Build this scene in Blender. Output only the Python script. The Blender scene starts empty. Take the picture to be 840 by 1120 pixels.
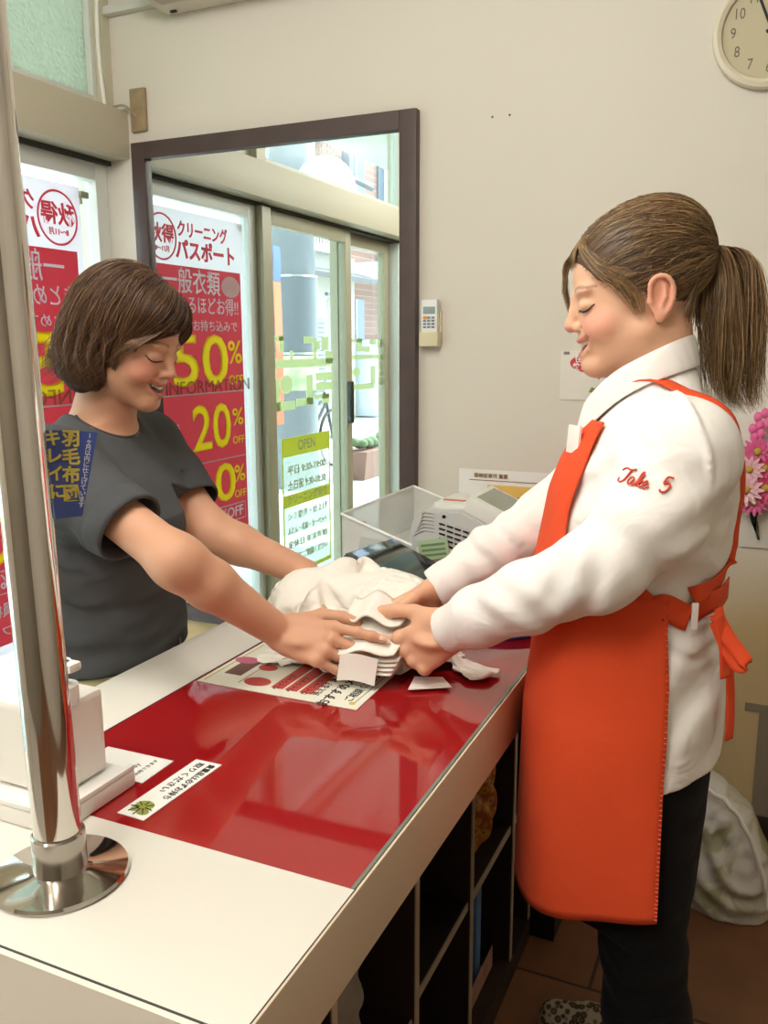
import bpy, bmesh, math, random
import numpy as np
from mathutils import Vector, Matrix
random.seed(7); rng = np.random.default_rng(7)
SC = bpy.context.scene
COL = SC.collection
PI = math.pi

# ------------------------------------------------------------------ helpers
def lin(h):
    h = h.lstrip('#')
    out = []
    for i in (0, 2, 4):
        c = int(h[i:i+2], 16)/255
        out.append(c/12.92 if c <= .04045 else ((c+.055)/1.055)**2.4)
    return (*out, 1.0)

MATS = {}
def mat(name, hexc, rough=.5, metal=0., spec=.5, bump=None, vary=None, trans=0., alpha=1., sheen=0., coat=0., sss=0., emit=0.):
    """Procedural principled material. bump=(scale,strength), vary=(scale,amount), trans=share of light passing through a thin sheet"""
    if name in MATS: return MATS[name]
    m = bpy.data.materials.new(name); m.use_nodes = True
    nt = m.node_tree; N = nt.nodes; L = nt.links
    b = N['Principled BSDF']
    b.inputs['Base Color'].default_value = lin(hexc)
    b.inputs['Roughness'].default_value = rough
    b.inputs['Metallic'].default_value = metal
    b.inputs['Specular IOR Level'].default_value = spec
    b.inputs['Sheen Weight'].default_value = sheen
    b.inputs['Coat Weight'].default_value = coat
    b.inputs['Coat Roughness'].default_value = .05
    if sss:
        b.inputs['Subsurface Weight'].default_value = sss
        b.inputs['Subsurface Radius'].default_value = (1, .35, .2)
        b.inputs['Subsurface Scale'].default_value = .008
    if emit:
        b.inputs['Emission Color'].default_value = lin(hexc)
        b.inputs['Emission Strength'].default_value = emit
    tc = N.new('ShaderNodeTexCoord')
    if vary:
        nz = N.new('ShaderNodeTexNoise'); nz.inputs['Scale'].default_value = vary[0]; nz.inputs['Detail'].default_value = 5
        L.new(tc.outputs['Object'], nz.inputs['Vector'])
        rp = N.new('ShaderNodeMapRange'); rp.inputs['From Min'].default_value = .3; rp.inputs['From Max'].default_value = .7
        rp.inputs['To Min'].default_value = 1-vary[1]; rp.inputs['To Max'].default_value = 1+vary[1]*.5
        L.new(nz.outputs['Fac'], rp.inputs['Value'])
        mx = N.new('ShaderNodeVectorMath'); mx.operation = 'SCALE'
        mx.inputs[0].default_value = lin(hexc)[:3]
        L.new(rp.outputs['Result'], mx.inputs['Scale'])
        L.new(mx.outputs['Vector'], b.inputs['Base Color'])
    if bump:
        nb = N.new('ShaderNodeTexNoise'); nb.inputs['Scale'].default_value = bump[0]; nb.inputs['Detail'].default_value = 4
        L.new(tc.outputs['Object'], nb.inputs['Vector'])
        bp = N.new('ShaderNodeBump'); bp.inputs['Strength'].default_value = bump[1]; bp.inputs['Distance'].default_value = .004
        L.new(nb.outputs['Fac'], bp.inputs['Height']); L.new(bp.outputs['Normal'], b.inputs['Normal'])
    out = N['Material Output']; sh = b.outputs[0]
    if trans:
        t = N.new('ShaderNodeBsdfTranslucent'); t.inputs['Color'].default_value = lin(hexc)
        mxs = N.new('ShaderNodeMixShader'); mxs.inputs[0].default_value = trans
        L.new(sh, mxs.inputs[1]); L.new(t.outputs[0], mxs.inputs[2]); sh = mxs.outputs[0]
    if alpha < 1:
        t = N.new('ShaderNodeBsdfTransparent')
        mxs = N.new('ShaderNodeMixShader'); mxs.inputs[0].default_value = alpha
        L.new(t.outputs[0], mxs.inputs[1]); L.new(sh, mxs.inputs[2]); sh = mxs.outputs[0]
    if trans or alpha < 1: L.new(sh, out.inputs['Surface'])
    MATS[name] = m
    return m

def glass_mat(name, tint='#f4fbfa', frost=0., scale=60):
    """thin pane: fresnel reflection over transparency; frost scatters part of the light in a pebbled pattern"""
    if name in MATS: return MATS[name]
    m = bpy.data.materials.new(name); m.use_nodes = True
    nt = m.node_tree; N = nt.nodes; L = nt.links
    N.remove(N['Principled BSDF']); out = N['Material Output']
    tr = N.new('ShaderNodeBsdfTransparent'); tr.inputs['Color'].default_value = lin(tint)
    gl = N.new('ShaderNodeBsdfGlossy'); gl.inputs['Roughness'].default_value = .02
    lw = N.new('ShaderNodeLayerWeight'); lw.inputs['Blend'].default_value = .5
    pw = N.new('ShaderNodeMath'); pw.operation = 'POWER'; pw.inputs[1].default_value = 4.; L.new(lw.outputs['Facing'], pw.inputs[0])
    ma = N.new('ShaderNodeMath'); ma.operation = 'MULTIPLY_ADD'; ma.inputs[1].default_value = .8; ma.inputs[2].default_value = .03; L.new(pw.outputs[0], ma.inputs[0])
    mx = N.new('ShaderNodeMixShader'); L.new(ma.outputs[0], mx.inputs[0])
    base = tr.outputs[0]
    if frost:
        tc = N.new('ShaderNodeTexCoord'); v = N.new('ShaderNodeTexVoronoi'); v.inputs['Scale'].default_value = scale
        L.new(tc.outputs['Object'], v.inputs['Vector'])
        bp = N.new('ShaderNodeBump'); bp.inputs['Strength'].default_value = 1.; bp.inputs['Distance'].default_value = .01
        L.new(v.outputs['Distance'], bp.inputs['Height'])
        tl = N.new('ShaderNodeBsdfTranslucent'); tl.inputs['Color'].default_value = lin(tint)
        L.new(bp.outputs[0], tl.inputs['Normal']); L.new(bp.outputs[0], gl.inputs['Normal'])
        m2 = N.new('ShaderNodeMixShader'); m2.inputs[0].default_value = frost
        L.new(base, m2.inputs[1]); L.new(tl.outputs[0], m2.inputs[2]); base = m2.outputs[0]
    L.new(base, mx.inputs[1]); L.new(gl.outputs[0], mx.inputs[2]); L.new(mx.outputs[0], out.inputs[0])
    MATS[name] = m
    return m

def loose(bm):  # bmesh helper
    bm.normal_update(); return bm

class MB:
    """collects shapes and links them as one mesh object"""
    def __init__(s): s.bm = bmesh.new()
    def _xf(s, vs, M):
        if M is not None: bmesh.ops.transform(s.bm, matrix=M, verts=vs)
    def box(s, x0, x1, y0, y1, z0, z1, bev=0., M=None, seg=2):
        r = bmesh.ops.create_cube(s.bm, size=1); vs = r['verts']
        for v in vs: v.co = Vector(((x0+x1)/2+v.co.x*(x1-x0), (y0+y1)/2+v.co.y*(y1-y0), (z0+z1)/2+v.co.z*(z1-z0)))
        if bev:
            es = list({e for v in vs for e in v.link_edges})
            q = bmesh.ops.bevel(s.bm, geom=es, offset=bev, segments=seg, affect='EDGES', profile=.7)
            vs = list({v for f in q['faces'] for v in f.verts} | {v for v in vs if v.is_valid})
        s._xf(vs, M); return s
    def cyl(s, a, b, r, r2=None, n=24, cap=True):
        a = Vector(a); b = Vector(b); d = b-a
        q = bmesh.ops.create_cone(s.bm, cap_ends=cap, segments=n, radius1=r, radius2=r if r2 is None else r2, depth=d.length)
        M = Matrix.Translation((a+b)/2) @ d.to_track_quat('Z', 'Y').to_matrix().to_4x4()
        s._xf(q['verts'], M); return s
    def sphere(s, c, r, n=16, sc=(1, 1, 1), M=None):
        q = bmesh.ops.create_uvsphere(s.bm, u_segments=n, v_segments=max(6, n//2), radius=r)
        for v in q['verts']: v.co = Vector((v.co.x*sc[0], v.co.y*sc[1], v.co.z*sc[2]))
        s._xf(q['verts'], Matrix.Translation(c) @ (M or Matrix())); return s
    def lathe(s, prof, c=(0, 0, 0), n=32, M=None):
        """prof: list of (r,z); closed at the ends when r==0"""
        rows = []; new = []
        for r, z in prof:
            if r < 1e-6:
                v = s.bm.verts.new((0, 0, z)); new.append(v); rows.append([v]*n)
            else:
                row = [s.bm.verts.new((r*math.cos(2*PI*i/n), r*math.sin(2*PI*i/n), z)) for i in range(n)]
                new += row; rows.append(row)
        for a, b in zip(rows, rows[1:]):
            for i in range(n):
                f = []
                for v in (a[i], a[(i+1) % n], b[(i+1) % n], b[i]):
                    if v not in f: f.append(v)
                if len(f) > 2:
                    try: s.bm.faces.new(f)
                    except ValueError: pass
        s._xf(new, Matrix.Translation(c) @ (M or Matrix())); return s
    def prism(s, pts, ext, M=None):
        """polygon pts (x,y) extruded along local z from 0 to ext, then moved by M"""
        lo = [s.bm.verts.new((p[0], p[1], 0)) for p in pts]; hi = [s.bm.verts.new((p[0], p[1], ext)) for p in pts]
        n = len(pts)
        fs = [s.bm.faces.new(lo[::-1]), s.bm.faces.new(hi)]
        for i in range(n): fs.append(s.bm.faces.new((lo[i], lo[(i+1) % n], hi[(i+1) % n], hi[i])))
        s._xf(lo+hi, M); return s
    def tube(s, pts, r, n=8, closed=False, flat=None):
        """round tube through points; r a number or a list; flat=(w,h) scales of the cross-section"""
        pts = [Vector(p) for p in pts]; m = len(pts)
        rr = r if hasattr(r, '__len__') else [r]*m
        rows = []; up = Vector((0, 0, 1)); prev = None
        for i, p in enumerate(pts):
            t = (pts[min(i+1, m-1)]-pts[max(i-1, 0)]) if not closed else (pts[(i+1) % m]-pts[i-1])
            t.normalize()
            if prev is None:
                a = t.cross(up)
                if a.length < .05: a = t.cross(Vector((1, 0, 0)))
            else: a = prev-t*prev.dot(t)
            a.normalize(); prev = a; b = t.cross(a)
            fx, fy = flat or (1, 1)
            rows.append([s.bm.verts.new(p+rr[i]*(fx*a*math.cos(2*PI*k/n)+fy*b*math.sin(2*PI*k/n))) for k in range(n)])
        pairs = list(zip(rows, rows[1:]))+([(rows[-1], rows[0])] if closed else [])
        for A, B in pairs:
            for k in range(n): s.bm.faces.new((A[k], A[(k+1) % n], B[(k+1) % n], B[k]))
        if not closed:
            s.bm.faces.new(rows[0][::-1]); s.bm.faces.new(rows[-1])
        return s
    def grid(s, P, thick=0., closed_u=False):
        """P: array [u][v] of points -> sheet; thick makes it solid along its normals"""
        P = np.asarray(P, float); U, V, _ = P.shape
        du = np.gradient(P, axis=0); dv = np.gradient(P, axis=1)
        nn = np.cross(du, dv); nn /= np.maximum(np.linalg.norm(nn, axis=2, keepdims=True), 1e-9)
        A = [[s.bm.verts.new(P[i, j]) for j in range(V)] for i in range(U)]
        for i in range(U-1):
            for j in range(V-1): s.bm.faces.new((A[i][j], A[i+1][j], A[i+1][j+1], A[i][j+1]))
        if thick:
            B = [[s.bm.verts.new(P[i, j]-nn[i, j]*thick) for j in range(V)] for i in range(U)]
            for i in range(U-1):
                for j in range(V-1): s.bm.faces.new((B[i][j+1], B[i+1][j+1], B[i+1][j], B[i][j]))
            for i in range(U-1):
                s.bm.faces.new((A[i+1][0], A[i][0], B[i][0], B[i+1][0])); s.bm.faces.new((A[i][V-1], A[i+1][V-1], B[i+1][V-1], B[i][V-1]))
            for j in range(V-1):
                s.bm.faces.new((A[0][j], A[0][j+1], B[0][j+1], B[0][j])); s.bm.faces.new((A[U-1][j+1], A[U-1][j], B[U-1][j], B[U-1][j+1]))
        return s
    def text(s, body, size, M, ext=.0006, bold=0., align='CENTER', shear=0., width=None, sx=1.):
        me, w, h = text_mesh(body, size, ext, bold, align, shear)
        k = sx
        if width: k = width/max(w, 1e-6)
        n0 = len(s.bm.verts)
        s.bm.from_mesh(me); s.bm.verts.ensure_lookup_table()
        vs = s.bm.verts[n0:]
        bmesh.ops.transform(s.bm, matrix=M @ Matrix.Diagonal((k, 1, 1, 1)), verts=vs)
        bpy.data.meshes.remove(me); return s
    def build(s, name, m, parent=None, smooth=True, angle=35, **kw):
        bmesh.ops.recalc_face_normals(s.bm, faces=s.bm.faces[:])
        me = bpy.data.meshes.new(name); s.bm.to_mesh(me); s.bm.free()
        return link(name, me, m, parent, smooth, angle, **kw)

def text_mesh(body, size, ext, bold, align, shear):
    c = bpy.data.curves.new('t', 'FONT'); c.body = body; c.size = size; c.extrude = ext; c.offset = bold*size
    c.align_x = align; c.align_y = 'CENTER'; c.shear = shear; c.resolution_u = 3
    o = bpy.data.objects.new('t', c); COL.objects.link(o)
    bpy.context.view_layer.update()
    w, h = o.dimensions.x, o.dimensions.y
    me = bpy.data.meshes.new_from_object(o.evaluated_get(bpy.context.evaluated_depsgraph_get()))
    bpy.data.objects.remove(o); bpy.data.curves.remove(c)
    return me, w, h

LOCS = {}
def link(name, me, m, parent=None, smooth=True, angle=35, label=None, cat=None, group=None, kind=None):
    o = bpy.data.objects.new(name, me); COL.objects.link(o)
    if m is not None:
        if isinstance(m, (list, tuple)):
            for q in m: me.materials.append(q)
        else: me.materials.append(m)
    if smooth and me.polygons:
        me.polygons.foreach_set('use_smooth', [True]*len(me.polygons))
        if angle: me.set_sharp_from_angle(angle=math.radians(angle))
    if parent is not None:
        o.parent = parent; o.matrix_parent_inverse = wmat(parent).inverted()
    tag(o, label, cat, group, kind)
    return o
def wmat(o):
    M = Matrix.Translation(o.location) @ o.rotation_euler.to_matrix().to_4x4()
    return M if o.parent is None else wmat(o.parent) @ o.matrix_parent_inverse @ M
def tag(o, label=None, cat=None, group=None, kind=None):
    if label: o['label'] = label
    if cat: o['category'] = cat
    if group: o['group'] = group
    if kind: o['kind'] = kind
    return o
def thing(name, label, cat, loc=(0, 0, 0), group=None):
    o = bpy.data.objects.new(name, None); COL.objects.link(o); o.location = loc; o.empty_display_size = .05
    return tag(o, label, cat, group)
def struct(name, mb, m, **kw): return mb.build(name, m, kind='structure', **kw)
def frame(origin, xdir, ydir):
    x = Vector(xdir).normalized(); y = Vector(ydir); y = (y-x*y.dot(x)).normalized(); z = x.cross(y)
    M = Matrix((x, y, z)).transposed().to_4x4(); M.translation = Vector(origin); return M
def dup(root, loc, label=None, group=None):
    r = root.copy(); COL.objects.link(r); r.location = loc
    if label: r['label'] = label
    if group: r['group'] = group
    for ch in list(root.children):
        c = ch.copy(); COL.objects.link(c); c.parent = r
        for g in ch.children:
            d = g.copy(); COL.objects.link(d); d.parent = c
    return r
# ------------------------------------------------------------------ implicit surfaces for bodies, cloth and hair
BIG = 9.
class Field:
    """smooth-blended solid made of primitives; each primitive is a function of points (x,y,z arrays)"""
    def __init__(s): s.ops = []; s.fr = None
    def frame(s, o=None, R=None, sc=1.):
        s.fr = None if o is None else (np.array(o, float), np.array(R, float), sc)   # R rows: local axes in world
        return s
    def _w(s, p):
        p = np.array(p, float)
        if s.fr is None: return p
        return s.fr[0]+(p*s.fr[2])@s.fr[1]
    def _s(s): return 1. if s.fr is None else s.fr[2]
    def _R(s): return np.eye(3) if s.fr is None else s.fr[1]
    def add(s, fn, lo, hi, op, k): s.ops.append((fn, np.array(lo, float), np.array(hi, float), op, k)); return s
    def ell(s, c, r, k=.01, op='u', R=None):
        sc = s._s(); c = s._w(c); r = np.array(r, float)*sc; k = k*sc
        A = s._R() if R is None else np.array(R, float)@s._R()
        def fn(x, y, z):
            x = x-c[0]; y = y-c[1]; z = z-c[2]
            a = (A[0, 0]*x+A[0, 1]*y+A[0, 2]*z)/r[0]; b = (A[1, 0]*x+A[1, 1]*y+A[1, 2]*z)/r[1]; g = (A[2, 0]*x+A[2, 1]*y+A[2, 2]*z)/r[2]
            k0 = np.sqrt(a*a+b*b+g*g); k1 = np.sqrt((a/r[0])**2+(b/r[1])**2+(g/r[2])**2)
            return k0*(k0-1)/np.maximum(k1, 1e-6)
        e = np.sqrt(((A*r[:, None])**2).sum(0))
        return s.add(fn, c-e, c+e, op, k)
    def cap(s, a, b, ra, rb=None, k=.01, op='u', flat=None, fdir=None):
        """round cone; flat<1 squeezes the section along fdir"""
        sc = s._s(); a = s._w(a); b = s._w(b); ra = ra*sc; rb = ra if rb is None else rb*sc; k = k*sc
        d = b-a; L2 = max(d@d, 1e-12)
        fd = None
        if flat:
            fd = np.array(fdir, float)@s._R(); fd = fd-d*(fd@d)/L2; fd /= np.linalg.norm(fd)
        def fn(x, y, z):
            x = x-a[0]; y = y-a[1]; z = z-a[2]
            h = np.clip((x*d[0]+y*d[1]+z*d[2])/L2, 0, 1)
            x = x-h*d[0]; y = y-h*d[1]; z = z-h*d[2]
            r = ra+(rb-ra)*h
            if fd is None: return np.sqrt(x*x+y*y+z*z)-r
            q = x*fd[0]+y*fd[1]+z*fd[2]; e = q*(1/flat-1)
            l = np.sqrt((x+e*fd[0])**2+(y+e*fd[1])**2+(z+e*fd[2])**2)
            return (l-r)*(flat+.5*(1-flat))
        R = max(ra, rb)
        return s.add(fn, np.minimum(a, b)-R, np.maximum(a, b)+R, op, k)
    def path(s, pts, rs, k=.01, op='u', k0=None, **kw):
        rs = rs if hasattr(rs, '__len__') else [rs]*len(pts)
        for i in range(len(pts)-1):
            s.cap(pts[i], pts[i+1], rs[i], rs[i+1], k if (i or k0 is None) else k0, op, **kw)
        return s
    def box(s, c, half, rnd=.0, k=.005, op='u', R=None):
        sc = s._s(); c = s._w(c); hf = np.array(half, float)*sc-rnd*sc; k = k*sc; rnd = rnd*sc
        A = s._R() if R is None else np.array(R, float)@s._R()
        def fn(x, y, z):
            x = x-c[0]; y = y-c[1]; z = z-c[2]
            q = [np.abs(A[i, 0]*x+A[i, 1]*y+A[i, 2]*z)-hf[i] for i in range(3)]
            return np.sqrt(sum(np.maximum(v, 0)**2 for v in q))+np.minimum(np.maximum(np.maximum(q[0], q[1]), q[2]), 0)-rnd
        e = np.abs(A*(hf+rnd)[:, None]).sum(0)
        return s.add(fn, c-e, c+e, op, k)
    def plane(s, p, n, k=.004):
        """keep the side the normal points away from"""
        p = s._w(p); n = np.array(n, float)@s._R(); n /= np.linalg.norm(n)
        return s.add(lambda x, y, z: (x-p[0])*n[0]+(y-p[1])*n[1]+(z-p[2])*n[2], [-BIG]*3, [BIG]*3, 'i', k*s._s())
    def rings(s, R_, k=.01, op='u', p=2.0):
        """stacked superellipse sections (z,cx,cy,a,b,theta): a along direction theta, b across"""
        R_ = np.array(sorted(R_), float)
        def fn(x, y, z):
            zz = np.clip(z, R_[0, 0], R_[-1, 0])
            g = [np.interp(zz.ravel(), R_[:, 0], R_[:, i]).reshape(zz.shape) for i in range(1, 6)]
            c, sn = np.cos(g[4]), np.sin(g[4])
            u = (x-g[0])*c+(y-g[1])*sn; v = -(x-g[0])*sn+(y-g[1])*c
            q = ((np.abs(u)/g[2])**p+(np.abs(v)/g[3])**p)**(1/p)
            d = (q-1)*np.minimum(g[2], g[3])
            dz = np.abs(z-zz)
            return np.where(dz > 0, np.sqrt(np.maximum(d, 0)**2+dz*dz)+np.minimum(d, 0)*0+np.where(d < 0, 0, 0), d)+0*x
        m = R_[:, 3:5].max()
        lo = [R_[:, 1].min()-m, R_[:, 2].min()-m, R_[0, 0]]; hi = [R_[:, 1].max()+m, R_[:, 2].max()+m, R_[-1, 0]]
        return s.add(fn, lo, hi, op, k)
    def wave(s, c, d, wl, amp, rad, warp=0., ph=0., sharp=1.):
        """fold ripples across direction d around centre c"""
        c = s._w(c); d = np.array(d, float)@s._R(); d /= np.linalg.norm(d)
        w1 = np.cross(d, [.3, .5, .8]); w1 /= np.linalg.norm(w1); w2 = np.cross(d, w1)
        rad = np.array(rad if hasattr(rad, '__len__') else [rad]*3, float)
        def fn(x, y, z):
            x = x-c[0]; y = y-c[1]; z = z-c[2]
            t = x*d[0]+y*d[1]+z*d[2]; a = x*w1[0]+y*w1[1]+z*w1[2]; b = x*w2[0]+y*w2[1]+z*w2[2]
            m = np.exp(-((x/rad[0])**2+(y/rad[1])**2+(z/rad[2])**2))
            s_ = np.sin(2*PI*t/wl+ph+warp*np.sin(a/wl*2.3+1.3)+warp*np.sin(b/wl*1.9+.4))
            if sharp != 1: s_ = 1-2*np.abs((s_+1)/2)**sharp
            return -amp*m*s_
        return s.add(fn, c-2*rad, c+2*rad, 'd', 0)
    def inflate(s, t): return s.add(lambda x, y, z: -t+0*x, [-BIG]*3, [BIG]*3, 'd', 0)
    @staticmethod
    def _mix(d, v, op, k):
        if op == 'd': return d+v
        if op == 'u': a, b, g = d, v, 1
        elif op == 's': a, b, g = -d, v, -1
        else: a, b, g = -d, -v, -1
        if k > 0:
            h = np.maximum(k-np.abs(a-b), 0)/k
            return g*(np.minimum(a, b)-h*h*k*.25)
        return g*np.minimum(a, b)
    def at(s, P):
        P = np.asarray(P); x, y, z = P[..., 0], P[..., 1], P[..., 2]
        d = np.full(x.shape, BIG)
        for fn, lo, hi, op, k in s.ops: d = s._mix(d, fn(x, y, z), op, k)
        return d
    def grad(s, P, e=.001):
        P = np.asarray(P); g = np.stack([s.at(P+np.eye(3)[i]*e)-s.at(P-np.eye(3)[i]*e) for i in range(3)], -1)
        return g/np.maximum(np.linalg.norm(g, axis=-1, keepdims=True), 1e-9)
    def mesh(s, name, h, lo=None, hi=None, zs=None, margin=.03):
        ul = np.array([o[1] for o in s.ops if o[3] == 'u']).min(0)-.012; uh = np.array([o[2] for o in s.ops if o[3] == 'u']).max(0)+.012
        lo = ul if lo is None else np.maximum(ul, lo); hi = uh if hi is None else np.minimum(uh, hi)
        xs = np.arange(lo[0], hi[0]+h, h); ys = np.arange(lo[1], hi[1]+h, h)
        if zs is None: zz = np.arange(lo[2], hi[2]+h, h)
        else:
            zz = [lo[2]]
            while zz[-1] < hi[2]:
                st = next((q for a, b, q in zs if a <= zz[-1] < b), h); zz.append(zz[-1]+st)
            zz = np.array(zz)
        d = np.full((len(xs), len(ys), len(zz)), BIG, np.float32)
        X = xs[:, None, None]; Y = ys[None, :, None]; Z = zz[None, None, :]
        for fn, a, b, op, k in s.ops:
            m = margin+k
            sl = []
            for arr, l, u in ((xs, a[0]-m, b[0]+m), (ys, a[1]-m, b[1]+m), (zz, a[2]-m, b[2]+m)):
                sl.append(slice(int(np.searchsorted(arr, l)), int(np.searchsorted(arr, u))))
            if any(q.stop <= q.start for q in sl): continue
            v = fn(X[sl[0]], Y[:, sl[1]], Z[:, :, sl[2]])
            d[sl[0], sl[1], sl[2]] = s._mix(d[sl[0], sl[1], sl[2]], v, op, k)
        return nets(name, d, xs, ys, zz)

def nets(name, d, xs, ys, zs):
    s = d < 0
    q = [s[i:s.shape[0]-1+i, j:s.shape[1]-1+j, k:s.shape[2]-1+k] for i in (0, 1) for j in (0, 1) for k in (0, 1)]
    an = q[0].copy(); al = q[0].copy()
    for v in q[1:]: an |= v; al &= v
    an &= ~al
    I, J, K = np.nonzero(an); sh = an.shape; del an, al
    flat = np.ravel_multi_index((I, J, K), sh)
    cor = [(i, j, k) for i in (0, 1) for j in (0, 1) for k in (0, 1)]
    V = np.stack([d[I+i, J+j, K+k] for i, j, k in cor], 1).astype(float)
    S = np.zeros((len(I), 3)); C = np.zeros(len(I))
    for a in range(8):
        for b in range(a+1, 8):
            if sum(abs(np.subtract(cor[a], cor[b]))) != 1: continue
            m = (V[:, a] < 0) != (V[:, b] < 0)
            t = np.where(m, V[:, a]/np.where(m, V[:, a]-V[:, b], 1), 0)
            p = np.array(cor[a])+t[:, None]*(np.array(cor[b])-np.array(cor[a]))
            S += p*m[:, None]; C += m
    f = S/C[:, None]
    P = np.stack([xs[I]+f[:, 0]*(xs[I+1]-xs[I]), ys[J]+f[:, 1]*(ys[J+1]-ys[J]), zs[K]+f[:, 2]*(zs[K+1]-zs[K])], 1)
    quads = []
    for ax in range(3):
        e = [slice(None)]*3; e2 = [slice(None)]*3; e[ax] = slice(0, -1); e2[ax] = slice(1, None)
        A = s[tuple(e)]; B = s[tuple(e2)]
        ii = np.nonzero(A != B); u, w = [(1, 2), (2, 0), (0, 1)][ax]
        ok = (ii[u] > 0) & (ii[w] > 0) & (ii[u] < sh[u]) & (ii[w] < sh[w])
        ii = [v[ok] for v in ii]; inside = A[ii[0], ii[1], ii[2]]
        ids = []
        for du, dw in ((-1, -1), (0, -1), (0, 0), (-1, 0)):
            c = [v.copy() for v in ii]; c[u] = c[u]+du; c[w] = c[w]+dw
            ids.append(np.searchsorted(flat, np.ravel_multi_index(c, sh)))
        Q = np.stack(ids, 1); Q[~inside] = Q[~inside][:, ::-1]
        quads.append(Q)
    Q = np.concatenate(quads)
    me = bpy.data.meshes.new(name)
    me.vertices.add(len(P)); me.vertices.foreach_set('co', P.astype(np.float32).ravel())
    me.loops.add(Q.size); me.loops.foreach_set('vertex_index', Q.astype(np.int32).ravel())
    me.polygons.add(len(Q)); me.polygons.foreach_set('loop_start', np.arange(0, Q.size, 4, dtype=np.int32))
    me.update(calc_edges=True); me.validate()
    return me
def verts_of(me):
    a = np.empty(len(me.vertices)*3, np.float32); me.vertices.foreach_get('co', a); return a.reshape(-1, 3).astype(float)
def paint(me, base, layers):
    """pigment per vertex: layers of (mask array 0..1, colour)"""
    c = np.tile(np.array(lin(base)), (len(me.vertices), 1))
    for m, h in layers: c = c*(1-m[:, None])+np.array(lin(h))*m[:, None]
    at = me.color_attributes.new('pigment', 'FLOAT_COLOR', 'POINT'); at.data.foreach_set('color', c.astype(np.float32).ravel())
def strands(name, lines, radii, m, parent):
    """thin hair curves: lines list of (n,3) arrays, radii root->tip"""
    h = bpy.data.hair_curves.new(name); h.add_curves([len(l) for l in lines])
    P = np.concatenate(lines).astype(np.float32); h.attributes['position'].data.foreach_set('vector', P.ravel())
    R = np.concatenate([np.interp(np.linspace(0, 1, len(l)), [0, .7, 1], [r, r*.9, r*.25]) for l, r in zip(lines, radii)]).astype(np.float32)
    if 'radius' not in h.attributes: h.attributes.new('radius', 'FLOAT', 'POINT')
    h.attributes['radius'].data.foreach_set('value', R)
    o = bpy.data.objects.new(name, h); COL.objects.link(o); h.materials.append(m)
    o.parent = parent; o.matrix_parent_inverse = wmat(parent).inverted()
    return o
def bez(pts, n):
    """smooth Catmull-Rom line through points"""
    P = np.array(pts, float); P = np.vstack([2*P[0]-P[1], P, 2*P[-1]-P[-2]]); m = len(P)-3; out = []
    for t in np.linspace(0, m-1e-6, n):
        i = int(t); u = t-i; a, b, c, d = P[i:i+4]
        out.append(.5*((2*b)+(c-a)*u+(2*a-5*b+4*c-d)*u*u+(3*b-a-3*c+d)*u**3))
    return np.array(out)
def draped_bundle():
    """a thin sheet let fall over a soft heap so that its folds come from the drop; returns the settled mesh"""
    H = Field()
    H.ell((-.63, 1.27, .875), (.125, .12, .06), .02).ell((-.71, 1.25, .92), (.05, .075, .06), .02).ell((-.57, 1.29, .93), (.075, .06, .05), .015).ell((-.50, 1.22, .90), (.05, .06, .05), .02)
    H.cap((-.71, 1.19, .935), (-.66, 1.29, .975), .022, .022, .01).cap((-.60, 1.23, .95), (-.51, 1.26, .955), .02, .02, .01)
    H.ell((-.625, 1.185, .935), (.05, .03, .04), .01, 's')
    hm = H.mesh('heap', .012)
    heap = bpy.data.objects.new('heap', hm); COL.objects.link(heap)
    tb_ = MB().box(-1.3, .1, .7, 1.9, ZT-.1, ZT).build('tabletop', None)
    for o in (heap, tb_):
        m = o.modifiers.new('c', 'COLLISION'); o.collision.thickness_outer = .004; o.collision.cloth_friction = 12; o.collision.damping = .6
    n = 70; P = np.zeros((n, n, 3)); L_ = .19
    for i in range(n):
        for j in range(n):
            u, v = i/(n-1)*2-1, j/(n-1)*2-1
            P[i, j] = (-.615+L_*u*.95+.012*math.sin(7*v+2), 1.262+L_*.86*v+.012*math.sin(6*u), 1.03+.035*math.sin(5.3*u+3.1*v+.7)+.028*math.sin(8.1*v-4*u))
    a = math.radians(32); c, s = math.cos(a), math.sin(a); q = P[..., :2]-np.array((-.615, 1.262)); P[..., 0] = -.615+c*q[..., 0]-s*q[..., 1]; P[..., 1] = 1.262+s*q[..., 0]+c*q[..., 1]
    sh = MB().grid(P).build('sheet', None)
    cm = sh.modifiers.new('cloth', 'CLOTH'); st = cm.settings
    st.quality = 6; st.mass = .12; st.tension_stiffness = 15; st.compression_stiffness = 6; st.shear_stiffness = 5; st.bending_stiffness = .6; st.bending_damping = .5; st.air_damping = 1.5
    st.use_dynamic_mesh = False; st.shrink_min = -.12
    cm.collision_settings.use_collision = True; cm.collision_settings.distance_min = .003; cm.collision_settings.collision_quality = 4
    cm.collision_settings.use_self_collision = False; cm.collision_settings.self_distance_min = .003
    cm.point_cache.frame_start = 1; cm.point_cache.frame_end = 60
    SC.frame_start = 1; SC.frame_end = 60
    for f in range(1, 48): SC.frame_set(f)
    me = bpy.data.meshes.new_from_object(sh.evaluated_get(bpy.context.evaluated_depsgraph_get()))
    SC.frame_set(1)
    for o in (sh, heap, tb_): bpy.data.objects.remove(o)
    return me
ZT = .86
BUNDLE = draped_bundle()
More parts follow.
